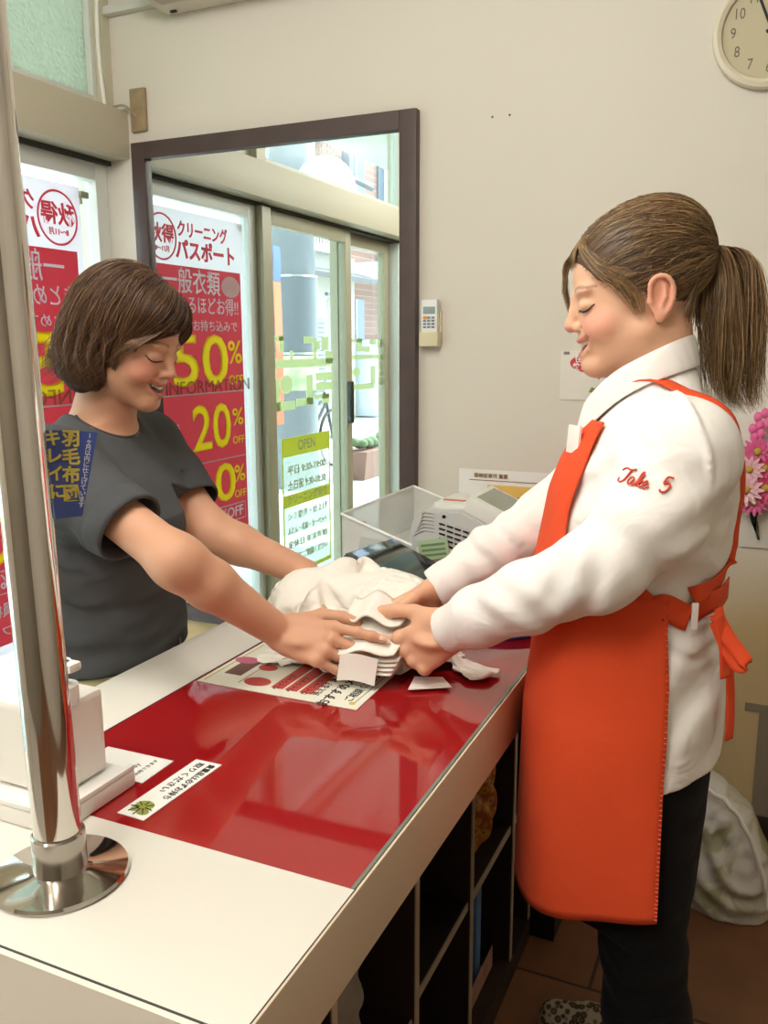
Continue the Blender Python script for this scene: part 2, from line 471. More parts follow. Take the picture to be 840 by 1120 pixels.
# ------------------------------------------------------------------ materials of the room
M_wall = mat('plaster', '#d9d2c4', .85, bump=(35, .12), vary=(1.3, .05))
M_cream = mat('cream_metal', '#c9c1a9', .45)
M_alu = mat('aluminium_frame', '#dcded6', .4, metal=.0)
M_beige = mat('beige_sash', '#b3ac90', .4)
M_dark = mat('dark_gap', '#3b3a36', .6)
M_white = mat('white_plastic', '#eeeae2', .35)
M_lam = mat('white_laminate', '#dcd8cd', .35, vary=(4, .02))
M_lamedge = mat('beige_edge', '#d2c2ac', .45)
M_black = mat('black_plastic', '#101010', .3)
M_paper = mat('paper', '#eceae4', .8)
M_ink = mat('ink', '#2b2a2c', .8)
M_glass = glass_mat('clear_glass')
M_pebble = glass_mat('pebbled_glass', '#b9c0b2', frost=.85, scale=70)

def tile_mat(name, c1, c2, grout, size, gap=.004):
    m = mat(name, c1, .45); nt = m.node_tree; N = nt.nodes; L = nt.links; b = N['Principled BSDF']
    tc = N.new('ShaderNodeTexCoord'); br = N.new('ShaderNodeTexBrick')
    br.offset = .5; br.inputs['Scale'].default_value = 1; br.inputs['Brick Width'].default_value = size; br.inputs['Row Height'].default_value = size
    br.inputs['Mortar Size'].default_value = gap; br.inputs['Mortar Smooth'].default_value = .2
    br.inputs['Color1'].default_value = lin(c1); br.inputs['Color2'].default_value = lin(c2); br.inputs['Mortar'].default_value = lin(grout)
    mp = N.new('ShaderNodeMapping'); mp.inputs['Location'].default_value = (.06, .02, 0)
    L.new(tc.outputs['Object'], mp.inputs[0]); L.new(mp.outputs[0], br.inputs['Vector'])
    nz = N.new('ShaderNodeTexNoise'); nz.inputs['Scale'].default_value = 9; nz.inputs['Detail'].default_value = 6; L.new(tc.outputs['Object'], nz.inputs['Vector'])
    mr = N.new('ShaderNodeMapRange'); mr.inputs['To Min'].default_value = .7; mr.inputs['To Max'].default_value = 1.25; L.new(nz.outputs['Fac'], mr.inputs['Value'])
    sc = N.new('ShaderNodeVectorMath'); sc.operation = 'SCALE'; L.new(br.outputs['Color'], sc.inputs[0]); L.new(mr.outputs[0], sc.inputs['Scale'])
    L.new(sc.outputs['Vector'], b.inputs['Base Color'])
    bp = N.new('ShaderNodeBump'); bp.inputs['Strength'].default_value = .4; bp.inputs['Distance'].default_value = .003; bp.invert = True
    L.new(br.outputs['Fac'], bp.inputs['Height']); L.new(bp.outputs[0], b.inputs['Normal'])
    return m

# ------------------------------------------------------------------ room shell
YB, XL, XR, YF, ZC = 2.38, -2.1, 1.9, -1.9, 2.75
struct('floor', MB().box(-.86, XR, YF, YB, -.06, 0), tile_mat('terracotta', '#8a5f41', '#7c5338', '#3c2a1e', .42))
struct('floor_entrance', MB().box(XL, -.861, YF, YB, -.06, 0), tile_mat('pale_tile', '#c9c6bd', '#c2beb4', '#98948a', .3))
struct('ceiling', MB().box(XL-.1, XR+.1, YF-.1, YB+.1, ZC, ZC+.08), mat('ceiling_white', '#e3ddcf', .9))
def tinted_wall():
    # plaster with a yellow-brown tint along its lower part, its edge ragged
    m = mat('tinted_plaster', '#d9d2c4', .85, bump=(35, .12)); nt = m.node_tree; N = nt.nodes; L = nt.links
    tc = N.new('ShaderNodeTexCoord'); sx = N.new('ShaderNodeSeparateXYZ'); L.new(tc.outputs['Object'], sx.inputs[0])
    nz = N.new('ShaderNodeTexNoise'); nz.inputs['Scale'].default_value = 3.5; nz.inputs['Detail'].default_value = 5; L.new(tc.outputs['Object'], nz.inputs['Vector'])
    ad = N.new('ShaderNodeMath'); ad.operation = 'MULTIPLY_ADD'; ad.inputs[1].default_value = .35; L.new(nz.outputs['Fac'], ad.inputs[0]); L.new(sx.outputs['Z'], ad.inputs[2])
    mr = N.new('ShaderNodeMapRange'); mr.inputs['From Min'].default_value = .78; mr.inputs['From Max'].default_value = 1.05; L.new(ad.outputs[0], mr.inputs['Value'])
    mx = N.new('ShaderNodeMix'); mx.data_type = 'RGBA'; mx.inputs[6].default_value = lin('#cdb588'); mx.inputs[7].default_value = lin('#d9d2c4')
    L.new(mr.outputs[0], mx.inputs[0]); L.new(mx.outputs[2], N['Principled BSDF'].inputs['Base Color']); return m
struct('wall_back', MB().box(XL-.12, XR+.1, YB, YB+.1, 0, ZC), tinted_wall())
struct('wall_right', MB().box(XR, XR+.1, YF, YB, 0, ZC), M_wall)
struct('wall_front', MB().box(XL-.12, XR+.1, YF-.1, YF, 0, ZC), mat('plaster_grey', '#8d8575', .85))
struct('wall_left', MB().box(XL-.08, XL+.06, YF, -.16, 0, ZC), M_wall)
struct('baseboard_back', MB().box(-.43, XR, YB-.012, YB, 0, .1, .003), mat('dark_vinyl', '#2a211b', .5))
# shopfront: header beam, dark reveal, posts and rails
struct('trim_1', MB().box(XL-.06, -1.985, YF, YB-.002, 1.966, 2.112, .004), M_cream)
struct('trim_2', MB().box(XL-.06, XL+.035, -.16, YB-.002, 1.951, 1.966), M_dark)
struct('trim_3', MB().box(XL-.05, XL+.06, 1.40, 1.47, 0, 1.951, .004), M_beige)
struct('trim_4', MB().box(XL-.05, XL+.06, -.16, 2.36, 2.112, 2.13, .002).box(XL-.05, XL+.06, 1.43, 1.5, 2.13, ZC).box(XL-.05, XL+.06, 2.345, 2.378, 2.13, ZC)
       .box(XL-.05, XL+.06, -.16, -.08, 2.13, ZC).box(XL-.05, XL+.06, -.16, 2.36, 2.7, ZC), mat('cream_sash', '#ccc5ad', .4))

def framed_pane(name, y0, y1, z0, z1, w, dx, mf, mg, mid=None):
    fr = MB()
    fr.box(XL+dx-.02, XL+dx+.025, y0, y0+w, z0, z1, .004).box(XL+dx-.02, XL+dx+.025, y1-w, y1, z0, z1, .004)
    fr.box(XL+dx-.02, XL+dx+.025, y0+w, y1-w, z1-w, z1, .004).box(XL+dx-.02, XL+dx+.025, y0+w, y1-w, z0, z0+w*1.5, .004)
    o = fr.build(name, mf, kind='structure')
    MB().box(XL+dx-.002, XL+dx+.002, y0+w-.005, y1-w+.005, z0+w, z1-w+.005).build('glass_pane', mg, o)
    return o
framed_pane('window_1', 1.47, 2.365, .02, 1.951, .055, 0, M_alu, M_glass)
d1 = framed_pane('door_1', .56, 1.40, .02, 1.951, .062, .0, M_beige, M_glass)
d2 = framed_pane('door_2', -.03, .63, .02, 1.951, .062, -.045, M_beige, M_glass)
MB().box(XL+.022, XL+.05, .585, .62, .96, 1.18, .006).build('handle', mat('dark_handle', '#35322e', .4), d1)
framed_pane('window_2', 1.5, 2.345, 2.13, 2.7, .02, 0, M_alu, M_pebble)
framed_pane('window_3', -.08, 1.43, 2.13, 2.7, .02, 0, M_alu, M_glass)
struct('trim_5', MB().box(XL-.05, XL+.04, -.16, -.03, 0, 1.951, .004), mat('white_jamb', '#e2e6e2', .4))
struct('trim_6', MB().tube(bez([(-2.03, 2.33, 2.75), (-2.028, 2.318, 2.5), (-2.03, 2.31, 2.3), (-2.03, 2.325, 2.115)], 14), .006), M_white)

# lettering film on the sliding doors (block strokes, as seen from the street)
FILM = mat('yellow_green_film', '#dfe3b8', .6, trans=.6, alpha=.85)
def strokes(name, parent, xg, items, label):
    mb = MB()
    for n_i, it in enumerate(items):
        kind, a0, a1, b0, b1 = it       # y range, z range
        xq = xg-.00012*n_i
        if kind == 'e':
            mb.prism([((a0+a1)/2+(a1-a0)/2*math.cos(t), (b0+b1)/2+(b1-b0)/2*math.sin(t)) for t in np.linspace(0, 2*PI, 20)[:-1]], .001, frame((xq, 0, 0), (0, 1, 0), (0, 0, 1)))
        else: mb.box(xq, xg+.001, a0, a1, b0, b1, 0)
    return mb.build(name, FILM, parent, label=label)
def ya(px): return 1.35-(px-95)/345*.625      # door leaf A, measured across its lettering
def za(py): return 1.403-(py-95)*.000832
def yb(px): return .505-(px-540)/240*.612
L1 = [('b', 95, 115, 85, 180), ('b', 95, 170, 85, 112), ('b', 148, 170, 85, 175), ('b', 275, 322, 85, 126), ('b', 325, 345, 95, 170), ('b', 345, 362, 112, 160),
      ('b', 375, 415, 85, 165), ('b', 95, 440, 215, 262), ('b', 200, 215, 165, 215), ('b', 328, 345, 168, 215), ('b', 398, 438, 170, 245),
      ('b', 97, 145, 320, 500), ('b', 97, 222, 450, 500), ('e', 148, 212, 302, 408), ('b', 285, 320, 310, 482), ('b', 230, 320, 442, 486),
      ('b', 340, 440, 300, 345), ('b', 340, 440, 360, 405), ('b', 328, 415, 430, 456), ('b', 375, 415, 430, 486)]
L2 = [('b', 550, 575, 95, 210), ('b', 550, 628, 92, 117), ('b', 602, 628, 92, 175), ('b', 630, 666, 145, 180), ('b', 668, 702, 95, 130), ('b', 710, 728, 95, 150),
      ('b', 728, 745, 110, 150), ('b', 748, 772, 92, 150), ('b', 540, 780, 200, 228), ('b', 550, 578, 288, 430), ('b', 550, 692, 395, 432), ('b', 672, 696, 278, 400),
      ('e', 580, 618, 283, 342), ('b', 715, 780, 225, 243), ('b', 720, 750, 262, 308), ('b', 755, 780, 258, 300), ('b', 715, 780, 322, 352), ('b', 715, 750, 365, 412)]
cv = lambda L, f: [(k, f(b), f(a), za(d), za(c)) for k, a, b, c, d in L]
strokes('lettering', d1, XL-.004, cv(L1, ya), 'pale green block katakana film')
strokes('lettering', d2, XL-.049, cv(L2, yb), 'pale green block katakana film')
INF = frame((XL-.003, 1.83, 1.212), (0, -1, 0), (0, 0, 1))

# ------------------------------------------------------------------ things on the window and doors
OUT = lambda y, z, x: frame((x, y, z), (0, -1, 0), (0, 0, 1))       # faces the street
M_pred = mat('poster_red', '#ee6f80', .6, trans=.6)
M_pwhite = mat('poster_white', '#f4f0f4', .6, trans=.6)
M_pyel = mat('poster_yellow', '#fff03a', .6, trans=.6)
pst = thing('discount_banner', 'tall red and white discount banner with yellow percentages hung on the shop window', 'banner', (-2.06, 1.905, .45))
PX = -2.062
MB().box(PX-.0005, PX+.0005, 1.595, 2.215, .45, 1.86).build('sheet', M_pwhite, pst)
CUT = []; t = MB()
def tx(s, y, z, size, b=.01, w=None, sx=1.):
    CUT.append((s, y, z, size, w, b)); t.text(s, size, OUT(y, z, PX), .0021, b, width=w, sx=sx)
tx('クリーニング', 1.868, 1.79, .062, .02, .32); tx('パスポート', 1.848, 1.715, .078, .03, .38)
ring = [(2.118+.080*math.cos(a), 1.755+.080*math.sin(a)) for a in np.linspace(0, 2*PI, 40)[:-1]]
t.tube([(PX, y, z) for y, z in ring], .0035, 6, closed=True)
tx('㊙' if False else '秋得', 2.118, 1.762, .07, .02); tx('8〜11月', 2.118, 1.712, .024, .01)
t.build('red_lettering', M_pred, pst, smooth=False)
t = MB()
tx('一般衣類', 1.95, 1.6, .1, .008, .36); tx('まとめるほどお得!!', 1.91, 1.515, .072, .006, .52); tx('まとめてお持ち込みで', 1.91, 1.44, .045, .005, .5)
t.prism([(.065*math.cos(a), .042*math.sin(a)) for a in np.linspace(0, 2*PI, 24)[:-1]], .0044, frame((PX+.0022, 1.695, 1.6), (0, -1, 0), (0, 0, 1)))
t.box(PX-.0018, PX+.0018, 1.63, 2.18, 1.178, 1.184); t.box(PX-.0018, PX+.0018, 1.63, 2.18, .904, .909)
tx('3点で', 2.13, 1.05, .05, .02); tx('2点で', 2.13, .82, .05, .02)
tx('5%OFF', 1.76, .672, .062, .015, .2)
for z0, z1 in ((.635, .709),):
    for q in ((z0, z0+.005), (z1-.005, z1)): t.box(PX-.0018, PX+.0018, 1.64, 1.88, *q)
    for y in (1.64, 1.875): t.box(PX-.0018, PX+.0018, y, y+.005, z0, z1)
tx('会員様限定', 1.76, .585, .045, .015, .2); tx('詳しくはスタッフまで', 1.905, .52, .035, .01, .45)
t.build('white_lettering', M_pwhite, pst, smooth=False)
t = MB()
tx('50', 1.915, 1.30, .27, .02, .36); tx('%', 1.68, 1.335, .13, .012, .1); tx('OFF', 1.68, 1.225, .055, .012, .1)
tx('20', 1.86, 1.035, .25, .02, .26); tx('%', 1.675, 1.07, .1, .012, .08); tx('OFF', 1.675, .975, .045, .012, .085)
tx('10', 1.86, .8, .22, .02, .25); tx('%', 1.675, .83, .1, .012, .08); tx('OFF', 1.675, .745, .045, .012, .085)
t.build('yellow_lettering', M_pyel, pst, smooth=False)
def cut_panel(u0, u1, v0, v1, items, th):
    """panel in the banner plane with the lettering cut out of it, so that light comes through the letters"""
    cu_ = bpy.data.curves.new('panel', 'CURVE'); cu_.dimensions = '2D'; cu_.fill_mode = 'BOTH'; cu_.extrude = th; cu_.resolution_u = 3
    sp_ = cu_.splines.new('POLY'); sp_.points.add(3); sp_.use_cyclic_u = True
    for q, (a, b) in zip(sp_.points, ((u0, v0), (u1, v0), (u1, v1), (u0, v1))): q.co = (a, b, 0, 1)
    for s, y, z, size, w, bold in items:
        c = bpy.data.curves.new('t', 'FONT'); c.body = s; c.size = size; c.align_x = 'CENTER'; c.align_y = 'CENTER'; o = bpy.data.objects.new('t', c); COL.objects.link(o)
        bpy.context.view_layer.update(); k = w/o.dimensions.x if w else 1
        cc = o.to_curve(bpy.context.evaluated_depsgraph_get())
        for a in cc.splines:
            if a.type != 'BEZIER': continue
            b = cu_.splines.new('BEZIER'); b.bezier_points.add(len(a.bezier_points)-1); b.use_cyclic_u = True
            for p, q in zip(a.bezier_points, b.bezier_points):
                q.handle_left_type = q.handle_right_type = 'FREE'
                for at in ('co', 'handle_left', 'handle_right'):
                    v = getattr(p, at); setattr(q, at, (v.x*k-y, v.y+z, 0))
        o.to_curve_clear(); bpy.data.objects.remove(o)
    o = bpy.data.objects.new('p', cu_); COL.objects.link(o); bpy.context.view_layer.update()
    me = bpy.data.meshes.new_from_object(o.evaluated_get(bpy.context.evaluated_depsgraph_get())); bpy.data.objects.remove(o)
    me.transform(Matrix(((0, 0, -1, PX), (-1, 0, 0, 0), (0, 1, 0, 0), (0, 0, 0, 1)))); return me
link('red_panel', cut_panel(-2.19, -1.622, .48, 1.66, [c for c in CUT if c[2] < 1.65], .0011), M_pred, pst, smooth=False)
t = MB(); t.text('INFORMATION', .07, OUT(1.86, 1.205, PX), .0026, .0, width=.56); t.build('grey_lettering', mat('grey_film', '#8a7350', .6, trans=.3, alpha=.5), pst, smooth=False)
t = MB(); tx('新規入会のお客様に', 1.695, 1.605, .02, .01, .1); t.build('bubble_lettering', M_pred, pst, smooth=False)
for y, nm in ((1.60, 'clear suction hook at the banner corner nearest the doors'), (2.235, 'clear suction hook at the banner corner nearest the back wall')):
    h = thing('suction_hook', nm, 'hook', (XL+.03, y, 1.84), 'suction hooks of the banner')
    MB().lathe([(0, .012), (.012, .011), (.026, .004), (.03, 0), (0, 0)], (XL+.005, y-.004, 1.835), 24, Matrix.Rotation(PI/2, 4, 'Y')).build('cup', mat('clear_vinyl', '#e8ebe4', .2, alpha=.6), h)
    MB().tube([(XL+.02, y-.004, 1.84), (XL+.03, y-.004, 1.828), (XL+.032, y-.004, 1.812)], .004).box(XL+.022, XL+.034, y-.004, y+.03, 1.832, 1.852, .003).build('clip', mat('hook_grey', '#8f8c74', .4), h)
# opening hours sheet on the left leaf
hs = thing('opening_hours_sheet', 'white opening hours sheet with yellow green OPEN heading on the glass door', 'notice', (XL+.004, 1.03, .26))
HX = XL+.004
MB().box(HX, HX+.0008, .79, 1.27, .255, .935).build('sheet', mat('clear_film', '#e8f4ee', .4, trans=.5, alpha=.45), hs)
t = MB()
t.box(HX-.0005, HX+.0013, .79, 1.27, .845, .935).box(HX-.0005, HX+.0013, .80, 1.26, .60, .66)
for b in ((.79, .8, .255, .845), (1.26, 1.27, .255, .845), (.8, 1.26, .255, .275)): t.box(HX-.0005, HX+.0013, *b)
t.build('yellow_green_print', mat('yellow_green_ink', '#e6e860', .6, trans=.4), hs)
t = MB(); tx2 = lambda s, z, size, w: t.text(s, size, OUT(1.03, z, HX), .0018, .01, width=w)
tx2('OPEN', .89, .07, .17); tx2('平日 9:30-19:00', .775, .05, .38); tx2('土日祝 9:30-18:30', .70, .05, .38); tx2('クリーニング受付', .63, .045, .4)
for i, s in enumerate(('シミ抜き・仕上げ', 'ふとん・毛布・カーペット', '定休日 年末年始', 'お気軽にご相談ください')): tx2(s, .55-.07*i, .04, .4)
t.build('lettering', mat('green_grey_ink', '#a3b08a', .7), hs, smooth=False)

# ------------------------------------------------------------------ mirror
mr = thing('wall_mirror', 'large wall mirror in a dark brown wooden frame reflecting the shop door', 'mirror', (-1.46, YB-.02, .72))
MX0, MX1, MZ0, MZ1 = -1.958, -.962, .42, 2.008
f = MB(); w = .052
for q in ((MX0, MX0+w, MZ0, MZ1), (MX1-w, MX1, MZ0, MZ1)): f.box(q[0], q[1], YB-.03, YB-.001, q[2], q[3], .004)
for z in ((MZ0, MZ0+w), (MZ1-w, MZ1)): f.box(MX0+w, MX1-w, YB-.03, YB-.001, *z, .004)
f.build('frame', mat('dark_brown_wood', '#4a3a36', .45, vary=(14, .12)), mr)
mm = mat('silvered_glass', '#e8f0ec', .0, metal=1.)
MB().box(MX0+w-.004, MX1-w+.004, YB-.012, YB-.004, MZ0+w-.004, MZ1-w+.004).build('mirror_glass', mm, mr, smooth=False)

# ------------------------------------------------------------------ things on the back wall
# switch plate with cable
pl = thing('junction_plate', 'small tan cable plate on the wall above the mirror corner', 'wall plate', (-1.935, YB, 2.05))
MB().box(-1.965, -1.905, YB-.014, YB-.001, 2.045, 2.175, .004).build('plate', mat('tan_plate', '#9c8767', .5, vary=(30, .2)), pl)
MB().tube(bez([(-1.94, YB-.016, 2.09), (-1.96, YB-.03, 2.115), (-1.985, YB-.03, 2.125), (-2.02, YB-.04, 2.118)], 12), .004).build('cable', mat('grey_cable', '#a39a86', .5), pl)
# air conditioner
ac = thing('air_conditioner', 'white wall air conditioner at the very top of the back wall', 'air conditioner', (-1.4, YB, 2.37))
pf = [(0, 2.66), (0, 2.372), (-.05, 2.368), (-.15, 2.38), (-.2, 2.41), (-.215, 2.46), (-.215, 2.63), (-.2, 2.66)]
MB().prism([(y, z) for y, z in pf], .82, Matrix.Translation((-1.8, YB-.001, 0)) @ frame((0, 0, 0), (0, 1, 0), (0, 0, 1))).build('body', mat('ac_white', '#dcd5c4', .4), ac)
MB().box(-1.76, -1.02, YB-.15, YB-.09, 2.366, 2.374, .002, M=None).build('outlet_flap', mat('ac_grey', '#b9b3a4', .5), ac)
MB().box(-1.77, -1.75, YB-.04, YB-.03, 2.364, 2.369).build('latch', M_dark, ac)
pc = MB().box(-2.07, -1.80, YB-.03, YB-.001, 2.4, 2.425, .005).build('pipe_cover', mat('cover_grey', '#cfccc4', .4)); tag(pc, 'thin white conduit running from the corner to the air conditioner', 'conduit')
# remote control in its holder
rc = thing('remote_control', 'white air conditioner remote in a cream wall holder', 'remote control', (-.918, YB, 1.365))
MB().box(-.944, -.896, YB-.03, YB-.008, 1.372, 1.492, .005).build('body', mat('remote_white', '#e6e6e2', .4), rc)
MB().box(-.949, -.891, YB-.036, YB-.001, 1.36, 1.402, .006).box(-.949, -.891, YB-.008, YB-.001, 1.36, 1.46, .002).build('holder', mat('holder_cream', '#d6cba6', .4), rc)
MB().box(-.938, -.902, YB-.0315, YB-.0298, 1.452, 1.472, .0006).build('display', mat('lcd', '#8d9ea0', .2), rc)
b = MB()
for i in range(3):
    for j in range(4): b.box(-.938+.013*i, -.929+.013*i, YB-.0325, YB-.029, 1.412+.009*j, 1.4175+.009*j, .0008)
b.build('buttons', mat('button_grey', '#77808c', .5), rc)
MB().box(-.938, -.926, YB-.0327, YB-.029, 1.438, 1.446, .001).build('power_button', mat('button_orange', '#e0a04a', .5), rc)
# clock
ck = thing('wall_clock', 'round cream wall clock cut by the upper edge of the photo', 'clock', (-.072, YB, 2.085))
KM = Matrix.Translation((-.072, YB-.001, 2.085)) @ Matrix.Rotation(PI/2, 4, 'X')
MB().lathe([(0, 0), (.127, 0), (.13, .012), (.127, .028), (.118, .033), (.109, .028), (.107, .016), (0, .016)], (0, 0, 0), 64, KM).build('case', mat('clock_cream', '#d8cfb6', .35), ck)
MB().lathe([(0, .0165), (.1068, .0165), (.1068, .0185), (0, .0185)], (0, 0, 0), 64, KM).build('dial', mat('dial_cream', '#bdb292', .6), ck)
nb = MB()
for i in range(1, 13):
    a = PI/2-i*PI/6; r = .083
    nb.text(str(i), .034, frame((-.072+r*math.cos(a), YB-.0197, 2.085+r*math.sin(a)), (1, 0, 0), (0, 0, 1)), .0004, 0, sx=.8)
nb.build('numerals', mat('numeral_grey', '#6b6350', .7), ck, smooth=False)
for nm, a, l, w_ in (('hour_hand', 1.1, .05, .004), ('minute_hand', -.4, .08, .003)):
    MB().box(-w_, w_, -.012, l, 0, .001, M=frame((-.072, YB-.021-.001*(l > .06), 2.085), (math.cos(a), 0, -math.sin(a)), (math.sin(a), 0, math.cos(a)))).build(nm, M_ink, ck)
# notice with yellow chart
nt_ = thing('wall_notice', 'white notice with a yellow price chart taped low on the wall behind the terminal', 'notice', (-.66, YB, .8))
MB().box(-.833, -.45, YB-.002, YB-.0008, .70, 1.008).build('sheet', M_paper, nt_)
MB().box(-.745, -.46, YB-.003, YB-.0015, .705, .965).build('yellow_chart', mat('chart_yellow', '#e7c266', .8), nt_)
t = MB(); WL = lambda x, z: frame((x, YB-.003, z), (1, 0, 0), (0, 0, 1))
t.text('御確認事項 重要', .014, WL(-.735, .99), .0005, .01); t.box(-.8, -.55, YB-.0032, YB-.0018, .976, .978)
for i in range(14):
    for j in range(7): t.box(-.735+.02*i, -.722+.02*i, YB-.0036, YB-.0024, .75+.03*j, .752+.03*j)
t.build('lettering', mat('chart_ink', '#8c6a35', .8), nt_, smooth=False)
# red oval sign
rs = thing('address_sign', 'small white wall sign with a red oval bearing white lettering', 'sign', (-.45, YB, 1.215))
MB().box(-.543, -.30, YB-.003, YB-.0008, 1.215, 1.348, .0006).build('sheet', mat('clear_sheet', '#e4ded2', .25), rs)
MB().prism([(.085*math.cos(a), .03*math.sin(a)) for a in np.linspace(0, 2*PI, 40)[:-1]], .001, WL(-.432, 1.315)).prism([(-.02, -.028), (.0, -.028), (-.005, -.045)], .001, WL(-.432, 1.315)).build('red_oval', mat('sign_red', '#c22b35', .5), rs)
MB().text('住所変更は', .021, WL(-.452, 1.325) @ Matrix.Translation((0, 0, .001)), .0006, .02).text('教えてください', .021, WL(-.436, 1.304) @ Matrix.Translation((0, 0, .001)), .0006, .02).build('lettering', M_paper, rs, smooth=False)
MB().prism([(-.012, -.006), (-.004, .008), (.004, .004), (.014, .01), (.01, -.004), (.002, -.008)], .0008, WL(-.452, 1.243)).prism([(.03, -.002), (.04, .008), (.052, .006), (.046, -.006)], .0008, WL(-.452, 1.243)).build('green_print', mat('print_green', '#7d8a4e', .7), rs)
for x in (-.535,):
    MB().box(x, x+.016, YB-.0045, YB-.002, 1.338, 1.346, .001).build('clip', mat('clip_grey', '#7c766a', .5), rs)
# small wall holes
for i, (x, z) in enumerate(((-.752, 1.968), (-.704, 1.968))):
    o = MB().lathe([(0, .0012), (.0024, .0008), (.003, 0), (0, 0)], (x, YB-.0002, z), 10, Matrix.Rotation(PI/2, 4, 'X')).build('screw_hole', M_dark)
    tag(o, 'tiny dark screw hole in the bare wall, %s of the pair' % ('nearer the mirror' if i == 0 else 'farther from the mirror'), 'hole', 'screw holes in the wall')
# flower wall piece: white backing sheet, stems, blossoms
fl = thing('flower_wall_hanging', 'white wall panel with pink and white artificial flowers behind the clerk', 'flower decoration', (.02, YB, .84))
MB().box(-.135, .2, YB-.006, YB-.001, .845, 1.21, .001).build('backing', mat('backing_white', '#dad4c8', .5), fl)
cols = [mat('petal_pink', '#e56aa0', .6), mat('petal_deep', '#b02650', .6), mat('petal_pale', '#f3c6cf', .6), mat('petal_rose', '#d94a78', .6)]
def blossom(c, r, m, tilt=0):
    mb = MB(); 
    for ringk, (n, rr, lift) in enumerate(((13, r, .25), (11, r*.72, .55), (8, r*.45, .9))):
        for k in range(n):
            a = 2*PI*k/n+ringk*.3
            P = []
            for u in np.linspace(0, 1, 4):
                wd = .17*rr*math.sin(PI*min(1, .15+u*.8))**.7*2
                P.append([Vector((rr*u, s*wd, lift*rr*u*u*.6+ringk*.002)) for s in (-.5, 0, .5)])
            M = Matrix.Rotation(a, 3, 'Z')
            mb.grid([[M @ v for v in row] for row in P], .0006)
    T = Matrix.Translation(c) @ Matrix.Rotation(PI/2+tilt, 4, 'X')
    bmesh.ops.transform(mb.bm, matrix=T, verts=mb.bm.verts[:])
    o = mb.build('blossom', m, fl)
    MB().sphere(Vector(c)+Vector((0, -.006, 0)), r*.26, 10).build('flower_eye', mat('flower_eye_yellow', '#b99a3c', .7), o)
for c, r, k in (((-.03, YB-.05, 1.1), .04, 0), ((-.075, YB-.04, 1.072), .035, 0), ((-.045, YB-.06, 1.055), .036, 2), ((-.085, YB-.045, 1.03), .034, 1),
                ((-.01, YB-.05, 1.06), .036, 3), ((-.05, YB-.065, 1.005), .042, 2), ((-.005, YB-.055, 1.01), .042, 3), ((-.09, YB-.04, .99), .033, 3), ((-.03, YB-.05, .972), .036, 0),
                ((.03, YB-.05, 1.09), .04, 1), ((.05, YB-.045, 1.03), .04, 0), ((.035, YB-.045, .98), .036, 2)):
    blossom(c, r, cols[k])
for c in ((-.035, 1.185), (-.03, 1.165), (-.045, 1.155), (-.025, 1.145), (-.04, 1.135), (-.012, 1.17), (-.02, 1.195)):
    MB().sphere((c[0], YB-.04, c[1]), .011, 10, (1, .8, 1.2)).build('bud', cols[0], fl)
MB().tube(bez([(-.03, YB-.03, 1.14), (-.03, YB-.03, 1.0), (-.028, YB-.02, .93), (-.012, YB-.01, .868)], 10), [.003]*10).tube(bez([(.01, YB-.03, 1.0), (-.02, YB-.02, .94), (-.016, YB-.01, .88)], 8), .0025).build('stem', mat('stem_green', '#2e3a28', .6), fl)
for q in (((-.03, .94), (-.012, .87)), ((-.035, .945), (-.018, .885)),):
    (x0, z0), (x1, z1) = q
    MB().grid([[(x0+(x1-x0)*u+s*.007*math.sin(PI*min(1, u+.1)), YB-.02, z0+(z1-z0)*u) for s in (-1, 0, 1)] for u in np.linspace(0, 1, 7)], .001).build('leaf', mat('leaf_dark', '#39402f', .5), fl)
# grey tape patch low on the wall
tp = MB().box(-.012, .35, YB-.0025, YB-.0005, .395, .418).box(.024, .35, YB-.0025, YB-.0005, .12, .396).box(-.02, .35, YB-.003, YB-.0005, .098, .125)
o = tp.build('wall_tape', mat('grey_tape', '#8d8270', .6, bump=(60, .2), vary=(8, .1))); tag(o, 'grey cloth tape patch low on the wall behind the plastic bag', 'tape')

# ------------------------------------------------------------------ counter
ct = thing('service_counter', 'white service counter with open dark shelves on the staff side', 'counter', (-.6, 1.4, 0))
ZT = .86
# top slab with a recess for the red panel
MB().box(-.9, -.324, .457, .649, ZT-.035, ZT, .0015).box(-.9, -.779, .649, YB-.002, ZT-.035, ZT, .0015).box(-.779, -.324, .649, YB-.002, ZT-.035, ZT-.006).build('top', M_lam, ct)
MB().box(-.3245, -.3215, .457, YB-.002, ZT-.082, ZT+.0, .001).build('front_edge', mat('fascia_beige', '#cdbba3', .45), ct, label='beige laminate fascia strip')
MB().box(-.9, -.33, .4555, .4572, ZT-.003, ZT+.0003).box(-.3252, -.3240, .457, .6495, ZT-.003, ZT+.0003).build('dark_joint', M_dark, ct)
MB().box(-.9, -.33, .450, .4555, 0, ZT-.0006).build('end_panel', mat('end_panel_white', '#e4ddd0', .4), ct)
MB().box(-.9, -.885, .457, YB-.002, 0, ZT-.035).build('customer_panel', M_lam, ct)
M_in = mat('shelf_dark_wood', '#2a1a12', .55, vary=(10, .2))
MB().box(-.86, -.85, .47, 1.76, .06, ZT-.036).build('back_board', M_in, ct)
M_de = mat('divider_edge', '#b5a48e', .5)
for y in (.53, .80, 1.067, 1.33, 1.605, 1.755):
    d = MB().box(-.85, -.432, y-.007, y+.007, .06, ZT-.036).build('divider', M_in, ct)
    MB().box(-.4319, -.4295, y-.007, y+.007, .06, ZT-.083).build('edge_strip', M_de, d)
